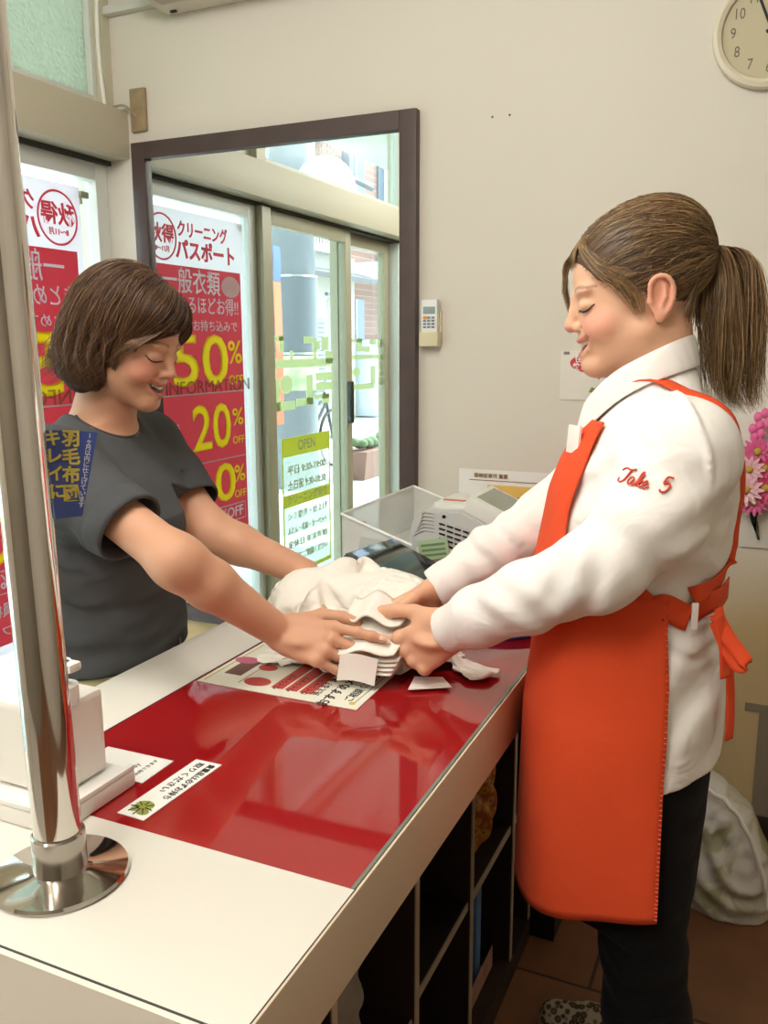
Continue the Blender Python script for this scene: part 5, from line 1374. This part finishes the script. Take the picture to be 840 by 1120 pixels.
# sticker with two rows of text
ST = [(-.618, .801), (-.581, .802), (-.585, .663), (-.622, .664)]
q = sheet('counter_sticker', 'narrow white notice sticker with two rows of black lettering on the red sheet', 'sticker', ST, M_paper, ZT)
SF = frame((-.6, .752, ZT+.001), (-.004, -.138, 0), (.037, 0, 0))
MB().text('貴重品は必ずお持ち', .0105, SF @ Matrix.Translation((0, .008, 0)), .0002, .015, width=.088).text('取りください', .0105, SF @ Matrix.Translation((-.005, -.007, 0)), .0002, .015, width=.075).build('lettering', M_ink, q, smooth=False)
g = MB()
for c, r, sx in (((-.604, .688), .009, 1.3), ((-.610, .678), .005, 1), ((-.597, .676), .006, 1.2)):
    g.prism([(r*math.cos(a)*sx, r*math.sin(a)) for a in np.linspace(0, 2*PI, 16)[:-1]], .0004, Matrix.Translation((c[0], c[1], ZT+.0008)))
g.build('plant_print', mat('sticker_green', '#8e9640', .8), q)
g = MB()
for a in np.linspace(0, 2*PI, 9)[:-1]:
    g.tube([(-.604+.004*math.cos(a), .684+.004*math.sin(a), ZT+.0012), (-.604+.014*math.cos(a), .682+.014*math.sin(a), ZT+.0012)], .0007, 5)
g.build('line_print', M_ink, q)
# menu sheet
ME = [(-.772, 1.20), (-.507, 1.177), (-.502, 1.013), (-.772, 1.011)]
q = sheet('laundry_menu_sheet', 'white service menu sheet with red and black print lying under the cloth bundle', 'paper', ME, mat('menu_paper', '#e3e2d2', .5), ZT)
MT = lambda x, y: frame((x, y, ZT+.0011), (0, 1, 0), (-1, 0, 0))
g = MB()
for i in range(3): g.box(-.655+.024*i, -.635+.024*i, 1.035, 1.155, ZT+.0007, ZT+.0013)
g.prism([(.022*math.cos(a), .016*math.sin(a)) for a in np.linspace(0, 2*PI, 24)[:-1]], .0006, Matrix.Translation((-.685, 1.045, ZT+.0007)))
g.prism([(.016*math.cos(a), .012*math.sin(a)) for a in np.linspace(0, 2*PI, 24)[:-1]], .0006, Matrix.Translation((-.7, 1.1, ZT+.0007)))
g.build('red_print', mat('menu_red', '#b8443c', .6), q)
g = MB().box(-.752, -.722, 1.055, 1.12, ZT+.0007, ZT+.0013); g.build('photo_print', mat('menu_photo', '#70483f', .6), q)
g = MB().prism([(.022*math.cos(a), .014*math.sin(a)) for a in np.linspace(0, 2*PI, 24)[:-1]], .0006, Matrix.Translation((-.748, 1.115, ZT+.0009))); g.build('pink_print', mat('menu_pink', '#c0647e', .6), q)
g = MB()
g.text('おすすめメニュー', .021, MT(-.555, 1.09), .0002, .02).text('洗える？迷ったら', .014, MT(-.58, 1.09), .0002, .01).text('ご相談ください', .016, MT(-.527, 1.09), .0002, .01)
for x in (-.71, -.595, -.515): g.box(x, x+.0008, 1.03, 1.16, ZT+.0007, ZT+.0012)
for i in range(3): g.text('ワイシャツ', .012, MT(-.645+.024*i, 1.06), .0004, .01)
g.build('lettering', M_ink, q, smooth=False)
g = MB().prism([(.005*math.cos(a), .005*math.sin(a)) for a in np.linspace(0, 2*PI, 12)[:-1]], .0006, Matrix.Translation((-.517, 1.03, ZT+.0007))); g.build('yellow_dot_print', mat('menu_yellow', '#c9b24c', .6), q)
MB().box(-.765, -.763, 1.02, 1.19, ZT+.0007, ZT+.0013).build('yellow_line_print', MATS['menu_yellow'], q)

# translucent plastic bin, sides falling towards the clerk
bs = thing('plastic_bin', 'translucent white plastic storage bin in front of the mirror', 'bin', (-.8, 1.98, ZT))
xa, xb, y0, y1, th = -.905, -.715, 1.76, 2.2, .0025
prof = lambda x: .974+(x-xa)/(.72-.905)*-1*(-.06) if False else .976-.33*(x-xa)
side = [(xa, ZT+.001), (xb, ZT+.001), (xb, prof(xb)), (xa, prof(xa))]
M_bin = mat('bin_plastic', '#f0f0ec', .3, trans=.35, alpha=.72)
b = MB()
for y in (y0, y1-th): b.prism(side, th, Matrix(((1, 0, 0, 0), (0, 0, -1, y+th), (0, 1, 0, 0), (0, 0, 0, 1))))
b.box(xa, xa+th, y0+th, y1-th, ZT+.001, prof(xa)).box(xb-th, xb, y0+th, y1-th, ZT+.001, prof(xb)).box(xa+th, xb-th, y0+th, y1-th, ZT+.001, ZT+.004)
b.build('body', M_bin, bs)
r = MB()
for y in (y0-.002, y1+.002): r.tube([(xa, y, prof(xa)), (xb, y, prof(xb))], .0035, 6)
r.tube([(xa-.001, y0, prof(xa)), (xa-.001, y1, prof(xa))], .0035, 6).tube([(xb, y0, prof(xb)), (xb, y1, prof(xb))], .0035, 6)
r.build('rim', mat('bin_rim', '#f2f2ee', .3, alpha=.9), bs)
lb = MB().prism([(-.865, .885), (-.80, .885), (-.80, .922), (-.855, .925)], .001, Matrix(((1, 0, 0, 0), (0, 0, -1, y0-.0015), (0, 1, 0, 0), (0, 0, 0, 1)))).build('label_holder', mat('label_grey', '#bdbdb8', .4), bs)
MB().text('A4', .014, frame((-.83, y0-.003, .905), (1, 0, 0), (0, 0, 1)), .0003, 0).build('lettering', mat('mid_grey_ink', '#8a8a86', .7), lb, smooth=False)
pk = MB().box(-.897, -.86, 1.775, 1.80, ZT+.005, .955, .003).build('pink_folder', mat('folder_pink', '#d08a84', .6)); tag(pk, 'pink folder standing in the front corner of the plastic bin', 'folder')

# payment terminal: grey printer body with vents, tilted screen
tm = thing('payment_terminal', 'light grey payment terminal with side vents and a tilted screen', 'terminal', (-.56, 1.8, ZT))
M_tg = mat('terminal_grey', '#c3c2bd', .4); M_tl = mat('terminal_light', '#dcdbd2', .4)
# side profile in (x,z): rounded back, sloping top, upright front
pts = [(-.70, ZT+.002)]
pts += [(-.655+.052*math.cos(a), .965+.052*math.sin(a)) for a in np.linspace(PI*1.05, PI*.42, 12)]
pts += [(-.59, 1.017), (-.45, .955), (-.44, .94), (-.44, ZT+.002)]
XZ = lambda y: Matrix(((1, 0, 0, 0), (0, 0, -1, y), (0, 1, 0, 0), (0, 0, 0, 1)))
b = MB().prism(pts, .17, XZ(1.87)); es = [e for e in b.bm.edges if abs(e.verts[0].co.y-e.verts[1].co.y) < 1e-5]
bmesh.ops.bevel(b.bm, geom=es, offset=.005, segments=2, affect='EDGES')
b.build('body', M_tg, tm)
v = MB()
for i in range(6):
    for j in range(5):
        cx_, cz_ = -.632+.018*i, .985-.011*j-.0042*i
        if cx_ > -.545: continue
        v.box(-.007, .007, -.0012, .0012, -.0018, .0018, M=frame((cx_, 1.6992, cz_), (1, 0, -.22), (0, 1, 0)))
v.build('vent', M_black, tm)
v = MB()
for j in range(6): v.tube(bez([(-.698+.004*j, 1.699, .955+.008*j), (-.675, 1.6985, .968+.008*j), (-.65, 1.699, .966+.008*j)], 6), .0012, 5)
v.build('cooling_rib', mat('rib_grey', '#aaa9a4', .5), tm)
MB().cyl((-.628, 1.6985, 1.002), (-.628, 1.701, 1.002), .004).build('button', M_black, tm)
# printer lid and tilted display on top
sl = frame((-.515, 1.785, 1.0), (.14, 0, -.062), (0, 1, 0))
MB().box(-.075, .085, -.08, .08, -.015, .022, .006, M=sl).build('display_housing', M_tl, tm)
MB().box(-.062, .075, -.062, .062, .0215, .0232, .001, M=sl).build('display', mat('lcd_green_grey', '#8f9486', .2), tm)
MB().box(-.66, -.58, 1.72, 1.86, 1.012, 1.028, .006).build('printer_lid', M_tl, tm)
MB().box(-.65, -.60, 1.75, 1.765, 1.0275, 1.0295, .0006).build('red_mark', mat('mark_red', '#c56a62', .6), tm)
MB().box(-.585, -.5835, 1.698, 1.70, .87, .935).build('seam', M_dark, tm)
MB().box(-.69, -.592, 1.6975, 1.70, .868, .93, .002).build('front_cover', M_tl, tm)
gs = MB().box(-.035, .035, -.001, .001, -.022, .022, M=frame((-.648, 1.692, .93), (1, 0, .2), (0, 1, 0))).build('green_sticker', mat('sticker_pale_green', '#a9bf96', .6)); tag(gs, 'pale green slanted sticker on the lower side of the payment terminal', 'sticker')
g = MB()
for j in range(3): g.box(-.028, .028, -.0016, -.0009, -.014+.011*j, -.009+.011*j, M=frame((-.648, 1.692, .93), (1, 0, .2), (0, 1, 0)))
g.build('lettering', mat('dark_green_ink', '#6d8a5e', .7), gs)

# black flat device lying across the counter
tb = thing('black_tablet', 'glossy black tablet device lying aslant behind the cloth bundle', 'tablet', (-.68, 1.58, ZT))
TF = frame((-.680, 1.572, .924), (.2, -.165, -.012), (.165, .2, .05))
MB().box(-.145, .145, -.062, .062, -.028, -.004, .004, M=TF).build('body', mat('satin_black', '#0c0c0d', .25), tb)
MB().box(-.141, .141, -.058, .058, -.0042, .0, .001, M=TF).build('screen', mat('black_glass', '#1a1c1b', .06), tb)
MB().box(-.142, -.10, -.075, -.045, -.045, -.028, .003, M=TF).box(.09, .142, -.06, .055, -.042, -.028, .003, M=TF).build('stand', mat('stand_silver', '#9a9c9c', .3, metal=.6), tb)
# blue dish at the clerk's side
bd = thing('blue_coin_tray', 'blue plastic coin tray beside the clerk sleeve on the counter', 'tray', (-.42, 1.46, ZT))
MB().lathe([(0, .003), (.07, .003), (.082, .014), (.085, .014), (.075, 0), (0, 0)], (0, 0, 0), 40, Matrix.Translation((-.425, 1.44, ZT)) @ Matrix.Diagonal((1, .85, 1, 1))).build('dish', mat('tray_blue', '#2f63c8', .3), bd)

# ------------------------------------------------------------------ things in the shelves
M_y = mat('floral_yellow', '#b08a2e', .6)
def print_mat():
    m = mat('floral_print', '#b8902f', .5); nt = m.node_tree; N = nt.nodes; L = nt.links; b = N['Principled BSDF']
    tc = N.new('ShaderNodeTexCoord'); v = N.new('ShaderNodeTexVoronoi'); v.inputs['Scale'].default_value = 55; L.new(tc.outputs['Object'], v.inputs['Vector'])
    cr = N.new('ShaderNodeValToRGB'); e = cr.color_ramp.elements; e[0].position = .12; e[0].color = lin('#2c1c12'); e[1].position = .3; e[1].color = lin('#c19a35')
    n = e.new(.62); n.color = lin('#a04a28')
    L.new(v.outputs['Distance'], cr.inputs[0]); L.new(cr.outputs[0], b.inputs['Base Color']); return m
yb_ = Field()
yb_.ell((-.50, 1.47, .46), (.06, .075, .08), .02).ell((-.49, 1.49, .55), (.045, .05, .09), .04).ell((-.495, 1.5, .64), (.02, .025, .06), .03).wave((-.49, 1.47, .5), (0, 1, .6), .045, .006, .12, 1.)
yb_.plane((0, 0, .379), (0, 0, -1), .003)
me = yb_.mesh('bag', .005)
o = link('patterned_bag', me, print_mat()); tag(o, 'yellow floral patterned bag on the middle shelf under the counter', 'bag')
def file_(i, y, w, h, c, label, lean=0.):
    o = MB().box(-.82, -.47, -w/2, w/2, 0, h, .002, M=Matrix.Translation((0, y, .068)) @ Matrix.Rotation(lean, 4, 'X')).build('file_folder', mat('file_'+c[1:], c, .5), label=label, cat='folder', group='files under the counter')
file_(0, 1.375, .02, .26, '#7a7f86', 'grey file folder at the near side of the lower shelf', 0)
file_(1, 1.41, .022, .27, '#a04846', 'red file folder standing on the lower shelf', 0)
file_(2, 1.445, .026, .27, '#3b4fa0', 'dark blue file folder standing on the lower shelf', 0)
file_(3, 1.50, .03, .25, '#5c86b8', 'light blue file folder at the far side of the lower shelf', 0)
o = MB().box(-.56, -.462, 1.36, 1.36+.2, .0605, .0615, 0).box(-.462, -.4605, 1.36, 1.57, .0605, .11, 0).build('floral_card', mat('floral_card', '#b98a7a', .7, vary=(30, .3))); tag(o, 'pink printed card at the foot of the lower shelf', 'card')
w_ = Field(); w_.box((-.55, .90, .52), (.09, .05, .16), .02, .01).wave((-.5, .9, .55), (.2, .5, 1), .06, .005, .2, 1.); w_.plane((0, 0, .35), (0, 0, -1), .002)
o = link('paper_bundle', w_.mesh('p', .006), mat('grey_paper', '#8d867c', .8, vary=(20, .2))); tag(o, 'grey paper packet on the shelf nearest the camera', 'packet')
o = MB().box(-.62, -.455, 1.12, 1.128, .62, .765).box(-.60, -.45, 1.105, 1.112, .38, .72, .002).build('standing_board', mat('grey_board', '#857c72', .5)); tag(o, 'grey board standing in the second compartment', 'board')
o = MB().box(-.64, -.48, .82, .98, .061, .2, .004).build('carton', mat('carton_pink', '#9c6a60', .7, vary=(25, .25))); tag(o, 'dull pink carton on the bottom of the near compartment', 'carton')
# black bin under the far end of the counter
bn = thing('black_waste_bin', 'black waste bin standing under the far end of the counter', 'bin', (-.44, 1.86, 0))
bw = MB()
for q in ((-.50, -.49, 1.776, 1.96), (-.385, -.375, 1.776, 1.96)): bw.box(*q, .012, .3, .002)
for q in ((1.776, 1.786), (1.95, 1.96)): bw.box(-.49, -.385, *q, .012, .3, .002)
bw.box(-.50, -.375, 1.776, 1.96, 0.001, .014, .002).build('body', mat('bin_black', '#0b0a0a', .5), bn)
MB().box(-.505, -.370, 1.771, 1.965, .3, .315, .005).build('rim', mat('bin_black', '#0b0a0a', .5), bn)

# plastic bag of rubbish on the floor by the wall
pb = thing('plastic_bag', 'white plastic carrier bag full of scraps on the floor by the wall', 'bag', (-.02, 2.12, 0))
B = Field()
B.rings([(.0, -.02, 2.11, .105, .10, .0), (.05, -.02, 2.11, .108, .10, 0), (.15, -.03, 2.12, .098, .09, 0), (.24, -.06, 2.13, .085, .07, 0), (.29, -.10, 2.15, .06, .045, 0), (.32, -.125, 2.16, .03, .03, 0)], 0, p=2.6)
B.ell((-.02, 2.1, .08), (.1, .1, .1), .03)
for c, d, wl, a in (((-.05, 2.03, .15), (1, .3, .6), .05, .006), ((.03, 2.03, .1), (.4, 0, 1), .06, .006), ((-.08, 2.05, .25), (1, 0, -.7), .04, .005), ((0, 2.05, .05), (.2, 0, 1), .045, .004)):
    B.wave(c, d, wl, a, .11, 1.2, sharp=1)
B.plane((0, 0, .002), (0, 0, -1), .003)
def bag_mat():
    m = mat('bag_film', '#e6e2dc', .3, trans=.3, bump=(45, .9)); nt = m.node_tree; N = nt.nodes; L = nt.links
    tc = N.new('ShaderNodeTexCoord'); nz = N.new('ShaderNodeTexNoise'); nz.inputs['Scale'].default_value = 13; nz.inputs['Detail'].default_value = 3; nz.inputs['Distortion'].default_value = .8
    L.new(tc.outputs['Object'], nz.inputs['Vector'])
    cr = N.new('ShaderNodeValToRGB'); e = cr.color_ramp.elements; e[0].position = .40; e[0].color = lin('#a9a67e'); e[1].position = .53; e[1].color = lin('#e6e2dc'); q = e.new(.47); q.color = lin('#d3ceb4')
    L.new(nz.outputs['Fac'], cr.inputs[0]); L.new(cr.outputs[0], N['Principled BSDF'].inputs['Base Color']); return m
M_bag = bag_mat()
link('bag_body', B.mesh('b', .005), M_bag, pb)
ed = bez([(-.14, 2.13, .312), (-.09, 2.09, .302), (-.03, 2.06, .285), (.02, 2.045, .22), (.055, 2.035, .13), (.07, 2.03, .06)], 26)
MB().tube([p+np.array((.004, -.012+.004*math.sin(i*1.7), .003*math.sin(i*2.3))) for i, p in enumerate(ed)], .006, 7).build('gathered_rim', mat('bag_rim', '#e9e6de', .3), pb)

# ------------------------------------------------------------------ street outside
struct('street_ground', MB().box(-30, XL-.06, -30, 20, -.12, -.02), mat('sunlit_asphalt', '#c4c6c4', .9, vary=(2, .1)))
struct('street_kerb', MB().box(-6.6, -6.3, -30, 20, -.02, .1, .02), mat('kerb_concrete', '#b9b7b0', .9))
M_hw = mat('house_plaster', '#b9b2a6', .85, vary=(.8, .08)); M_hp = mat('house_lavender', '#b4b7cc', .85, vary=(.8, .06)); M_hd = mat('house_dark', '#4c4a4c', .7)
def brick():
    m = mat('house_brick', '#8a6a60', .85); nt = m.node_tree; N = nt.nodes; L = nt.links
    tc = N.new('ShaderNodeTexCoord'); mp = N.new('ShaderNodeMapping'); mp.inputs['Rotation'].default_value = (PI/2, 0, PI/2); br = N.new('ShaderNodeTexBrick')
    br.inputs['Scale'].default_value = 4; br.inputs['Color1'].default_value = lin('#8d6c62'); br.inputs['Color2'].default_value = lin('#7b5c55'); br.inputs['Mortar'].default_value = lin('#a89c94')
    L.new(tc.outputs['Object'], mp.inputs[0]); L.new(mp.outputs[0], br.inputs['Vector']); L.new(br.outputs['Color'], N['Principled BSDF'].inputs['Base Color']); return m
FX = -7.5
h1 = thing('street_house', 'pale house across the street with a tiled roof over grey shutters', 'house', (FX-1.5, -8.9, 0))
MB().box(FX-3, FX, -10.5, -6.0, -.02, 3.0).build('wall', M_hw, h1)
MB().box(FX-2.5, FX-.8, -10.5, -6.0, 3.0, 6.6).build('upper_wall', M_hp, h1)
MB().prism([(-.9, 2.95), (.75, 2.55), (.75, 2.47), (-.9, 2.85)], 4.7, Matrix(((1, 0, 0, FX), (0, 0, -1, -5.9), (0, 1, 0, 0), (0, 0, 0, 1)))).build('tiled_roof', mat('roof_tile', '#4d4c50', .6, bump=(12, .6)), h1)
s_ = MB()
for i in range(22): s_.box(FX, FX+.03, -9.25, -8.35, .1+.08*i, .17+.08*i, .01)
s_.build('shutter', mat('shutter_grey', '#8f8d8c', .5), h1)
MB().box(FX, FX+.05, -9.95, -9.4, -.02, 2.2).build('white_panel', mat('panel_white', '#d8d8d4', .6), h1)
MB().box(FX, FX+.04, -8.2, -7.2, .0, 2.1).build('doorway', M_hd, h1)
for y in (-9.9, -8.6, -7.2):
    w_ = MB().box(FX-.82, FX-.77, y-.5, y+.5, 3.7, 4.9).build('window', mat('window_dark', '#5d6672', .2), h1)
    MB().box(FX-.77, FX-.75, y-.02, y+.02, 3.7, 4.9).box(FX-.77, FX-.74, y-.54, y+.54, 3.64, 3.7).build('window_frame', mat('window_alu', '#c9ccd0', .4), w_)
o = MB()
o.box(FX-.8, FX+.2, -9.8, -8.4, 2.98, 3.1)
for i in range(15): o.box(FX+.16, FX+.18, -9.78+.1*i, -9.76+.1*i, 3.1, 3.75)
o.box(FX+.15, FX+.19, -9.8, -8.35, 3.72, 3.78); o.build('balcony', mat('balcony_white', '#d9dbe0', .5), h1)
h2 = thing('brick_house', 'brick house across the street with a railed blue balcony', 'house', (FX-1.5, -12, 0))
MB().box(FX-3, FX-.3, -16, -10.6, -.02, 6.8).build('wall', brick(), h2)
MB().box(FX-.3, FX+.7, -13.0, -10.65, 2.72, 2.95).build('balcony_floor', mat('balcony_floor', '#dfe1e4', .6), h2)
o = MB()
for i in range(26): o.box(FX+.64, FX+.67, -12.95+.09*i, -12.915+.09*i, 2.95, 3.75)
o.box(FX+.62, FX+.69, -13, -10.65, 3.72, 3.8).build('railing', mat('railing_white', '#d5dbe6', .5), h2)
MB().box(FX+.5, FX+.6, -12.95, -10.7, 2.95, 3.6).build('balcony_screen', mat('screen_blue', '#6f84ad', .6), h2)
for y, z, hh in ((-11.1, 1.2, 1.1), (-11.15, 3.9, 1.4), (-12.6, 3.9, 1.4), (-12.4, 5.6, .8)):
    w_ = MB().box(FX-.31, FX-.27, y-.4, y+.4, z, z+hh).build('window', mat('window_dark', '#5d6672', .2), h2)
    MB().box(FX-.27, FX-.24, y-.44, y+.44, z-.06, z).box(FX-.27, FX-.25, y-.02, y+.02, z, z+hh).build('window_frame', mat('window_alu', '#c9ccd0', .4), w_)
MB().box(FX-.3, FX+.5, -11.3, -10.75, .0, 1.5, .03).build('white_shed', mat('shed_white', '#d2d8de', .6), h2)
MB().box(FX-.3, FX-.1, -13.4, -12.5, -.02, 6.8).build('white_column', mat('column_white', '#d9dde0', .7), h2)
h3 = thing('apartment_block', 'pale apartment block farther up the street seen through the top pane', 'house', (-11, -15, 0))
MB().box(-16, -9.5, -26, -16.1, -.02, 9.5).build('wall', M_hp, h3)
for i in range(3):
    o = MB().box(-9.5, -8.7, -22, -16.3, 2.7+2.6*i, 2.85+2.6*i)
    for k in range(24): o.box(-8.76, -8.72, -21.9+.23*k, -21.86+.23*k, 2.85+2.6*i, 3.8+2.6*i)
    o.box(-8.78, -8.7, -22, -16.3, 3.78+2.6*i, 3.85+2.6*i); o.build('balcony', mat('balcony_white', '#d9dbe0', .5), h3)
h4 = thing('corner_house', 'pale house across the street straight outside the banner window', 'house', (-9.5, 5, 0))
MB().box(-12, FX, -5.8, 14, -.02, 6.0).build('wall', mat('house_pale', '#c9cdca', .85, vary=(.5, .08)), h4)
MB().box(-12.3, FX+.5, -5.8, 14.3, 6.0, 6.2).build('roof', M_hd, h4)
for y in (1.5, 4, 6.5, 9):
    for z in (1.0, 3.8):
        w_ = MB().box(FX-.01, FX+.03, y-.7, y+.7, z, z+1.2).build('window', mat('window_dark', '#5d6672', .2), h4)
        MB().box(FX+.02, FX+.06, y-.02, y+.02, z, z+1.2).box(FX+.02, FX+.08, y-.74, y+.74, z-.06, z).build('window_frame', mat('window_alu', '#c9ccd0', .4), w_)
ev = MB().box(-3.3, XL-.06, -4, 4, 2.9, 3.0, .01).build('street_awning', mat('awning_grey', '#9aa096', .7)); tag(ev, 'grey awning slab over the shopfront outside', 'awning')
# utility pole with wrapped base
up = thing('utility_pole', 'thick grey utility pole across the street seen in the mirror', 'utility pole', (-4.3, -2.7, 0))
MB().cyl((-4.3, -2.68, -.02), (-4.3, -2.68, 7.5), .215, .19, 28).build('shaft', mat('pole_concrete', '#73767a', .8, vary=(3, .1)), up)
MB().cyl((-4.3, -2.68, 1.3), (-4.3, -2.68, 2.02), .222, .222, 28).build('sign_sheet', mat('pole_wrap', '#62676d', .6), up)
MB().cyl((-4.3, -2.68, .95), (-4.3, -2.68, 1.28), .222, .222, 28).build('poster', mat('pole_poster', '#b9c79a', .7, vary=(9, .35)), up)
for z in (1.3, 2.02): MB().cyl((-4.3, -2.68, z-.01), (-4.3, -2.68, z+.01), .226, .226, 28).build('band', mat('steel_band', '#b9bcbf', .3, metal=.8), up)
MB().tube(bez([(-4.1, -2.85, 2.9), (-3.9, -3.1, 2.95), (-3.8, -3.4, 2.9)], 8), .03).build('bracket', mat('bracket_grey', '#5c5c60', .5), up)
nb_ = thing('street_banner', 'orange advertising banner on a post beside the utility pole', 'banner', (-3.9, -1.75, 0))
MB().cyl((-3.9, -1.62, -.02), (-3.9, -1.62, 2.2), .015).build('post', mat('banner_post', '#3f4a6b', .5), nb_)
MB().grid([[(-3.9+.01*math.sin(3*z), -1.64-.12*u, .7+1.2*z) for z in np.linspace(0, 1, 10)] for u in np.linspace(0, 1, 4)], .004).build('cloth', mat('banner_orange', '#e58a66', .7, trans=.3), nb_)
MB().grid([[(-3.9+.01*math.sin(3*z), -1.64-.12*u, 1.91+.28*z) for z in np.linspace(0, 1, 4)] for u in np.linspace(0, 1, 4)], .004).build('top_panel', mat('banner_blue', '#6f86c4', .7, trans=.3), nb_)
sp = thing('street_sign_post', 'slim dark signpost standing on the kerb across the street', 'post', (-6.4, -8.0, 0))
MB().cyl((-6.4, -8.0, .1), (-6.4, -8.0, 5.5), .07).build('shaft', mat('post_dark', '#4b4f5b', .5), sp)
MB().tube(bez([(-6.4, -7.95, 2.1), (-6.35, -7.5, 2.2), (-6.3, -7.1, 2.15)], 8), .03).build('arm', mat('post_dark', '#4b4f5b', .5), sp)
# bicycle parked by the pole
bk = thing('bicycle', 'dark city bicycle parked beyond the glass door', 'bicycle', (-4.7, -3.7, 0))
M_bk = mat('bicycle_dark', '#3b3d44', .4); M_rim = mat('rim_steel', '#8d9095', .3, metal=.7)
def P3(u, z): return (-4.7, -3.15-u, z)
for u, nm in ((0, 'rear'), (1.05, 'front')):
    wb = MB().tube([P3(u+.32*math.cos(a), .32+.32*math.sin(a)) for a in np.linspace(0, 2*PI, 37)[:-1]], .018, 7, closed=True).build('wheel', mat('tyre_black', '#222225', .7), bk)
    s_ = MB().cyl((-4.73, -3.15-u, .32), (-4.67, -3.15-u, .32), .025)
    for a in np.linspace(0, PI, 9)[:-1]: s_.tube([P3(u+.3*math.cos(a), .32+.3*math.sin(a)), P3(u-.3*math.cos(a), .32-.3*math.sin(a))], .0025, 4)
    s_.build('spokes', M_rim, wb)
fr_ = MB()
for a, b in ((P3(0, .32), P3(.42, .3)), (P3(.42, .3), P3(.3, .75)), (P3(0, .32), P3(.32, .68)), (P3(.42, .3), P3(.88, .72)), (P3(.34, .62), P3(.88, .78)), (P3(.86, .85), P3(1.05, .32))): fr_.tube([a, b], .018)
fr_.build('frame', M_bk, bk)
MB().sphere(P3(.28, .82), .1, 12, (.7, 1.3, .4)).build('saddle', M_bk, bk)
MB().tube(bez([(-4.98, -4.0, .98), (-4.9, -4.1, 1.02), (-4.7, -4.04, 1.0), (-4.5, -4.1, 1.02), (-4.42, -4.0, .98)], 14), .013).tube([P3(.86, .85), P3(.89, 1.0)], .014).build('handlebar', M_rim, bk)
pw = thing('flower_planter', 'reddish brown planter trough on the street beyond the door', 'planter', (-3.4, -2.5, 0))
MB().prism([(-.14, 0), (.14, 0), (.17, .3), (-.17, .3)], 1.0, Matrix(((1, 0, 0, -4.0), (0, 0, -1, -3.3), (0, 1, 0, -.02), (0, 0, 0, 1)))).build('trough', mat('planter_brown', '#7d5a50', .7), pw)
lf = Field()
for i in range(14): lf.ell((-4.0+.12*(rng.random()-.5), -3.38-.06*i, .33+.05*rng.random()), (.06, .06, .05), .02)
link('soil_plants', lf.mesh('l', .012), mat('planter_green', '#5c6d4e', .8, vary=(30, .4)), pw)

# ------------------------------------------------------------------ light, world, camera
w = bpy.data.worlds.new('sky'); SC.world = w; w.use_nodes = True
bg = w.node_tree.nodes['Background']; bg.inputs[0].default_value = (.78, .88, 1.0, 1); bg.inputs[1].default_value = 5.4
def light(name, kind, loc, rot, energy, color=(1, 1, 1), **kw):
    l = bpy.data.lights.new(name, kind); l.energy = energy; l.color = color
    for k, v in kw.items(): setattr(l, k, v)
    o = bpy.data.objects.new(name, l); o.location = loc; o.rotation_euler = rot; COL.objects.link(o); return o
light('sun', 'SUN', (-5, -5, 10), (math.radians(40), 0, math.radians(25)), 12.0, (1, .95, .86), angle=.02)
for x, y, z, e in ((-.70, .55, 2.5, 28), (-.45, -.45, 2.5, 30), (-1.1, -1.1, 2.5, 18)):
    light('ceiling_lamp', 'POINT', (x, y, z), (0, 0, 0), e, (1, .97, .935), shadow_soft_size=.22)
cam = bpy.data.cameras.new('camera'); cam.sensor_fit = 'HORIZONTAL'; cam.sensor_width = 36; cam.lens = 940/840*36; cam.clip_start = .05
co = bpy.data.objects.new('camera', cam); COL.objects.link(co); SC.camera = co
YAW, PIT, ROL = math.radians(24.35), math.radians(10.88), math.radians(-.2)
fw = Vector((-math.sin(YAW)*math.cos(PIT), math.cos(YAW)*math.cos(PIT), -math.sin(PIT)))
r0 = Vector((math.cos(YAW), math.sin(YAW), 0)); u0 = r0.cross(fw)
r_ = r0*math.cos(ROL)+u0*math.sin(ROL); u_ = -r0*math.sin(ROL)+u0*math.cos(ROL)
Mc = Matrix((r_, u_, -fw)).transposed().to_4x4(); Mc.translation = Vector((0, 0, 1.36)); co.matrix_world = Mc
vs = SC.view_settings; SC.display_settings.display_device = 'sRGB'; vs.view_transform = 'Standard'; vs.look = 'None'; vs.gamma = 1; vs.use_curve_mapping = False; vs.exposure = .55
SC.cycles.use_denoising = True; SC.cycles.max_bounces = 10; SC.cycles.transparent_max_bounces = 16; SC.cycles.caustics_reflective = False; SC.cycles.caustics_refractive = False
SC.cycles.sample_clamp_indirect = 6
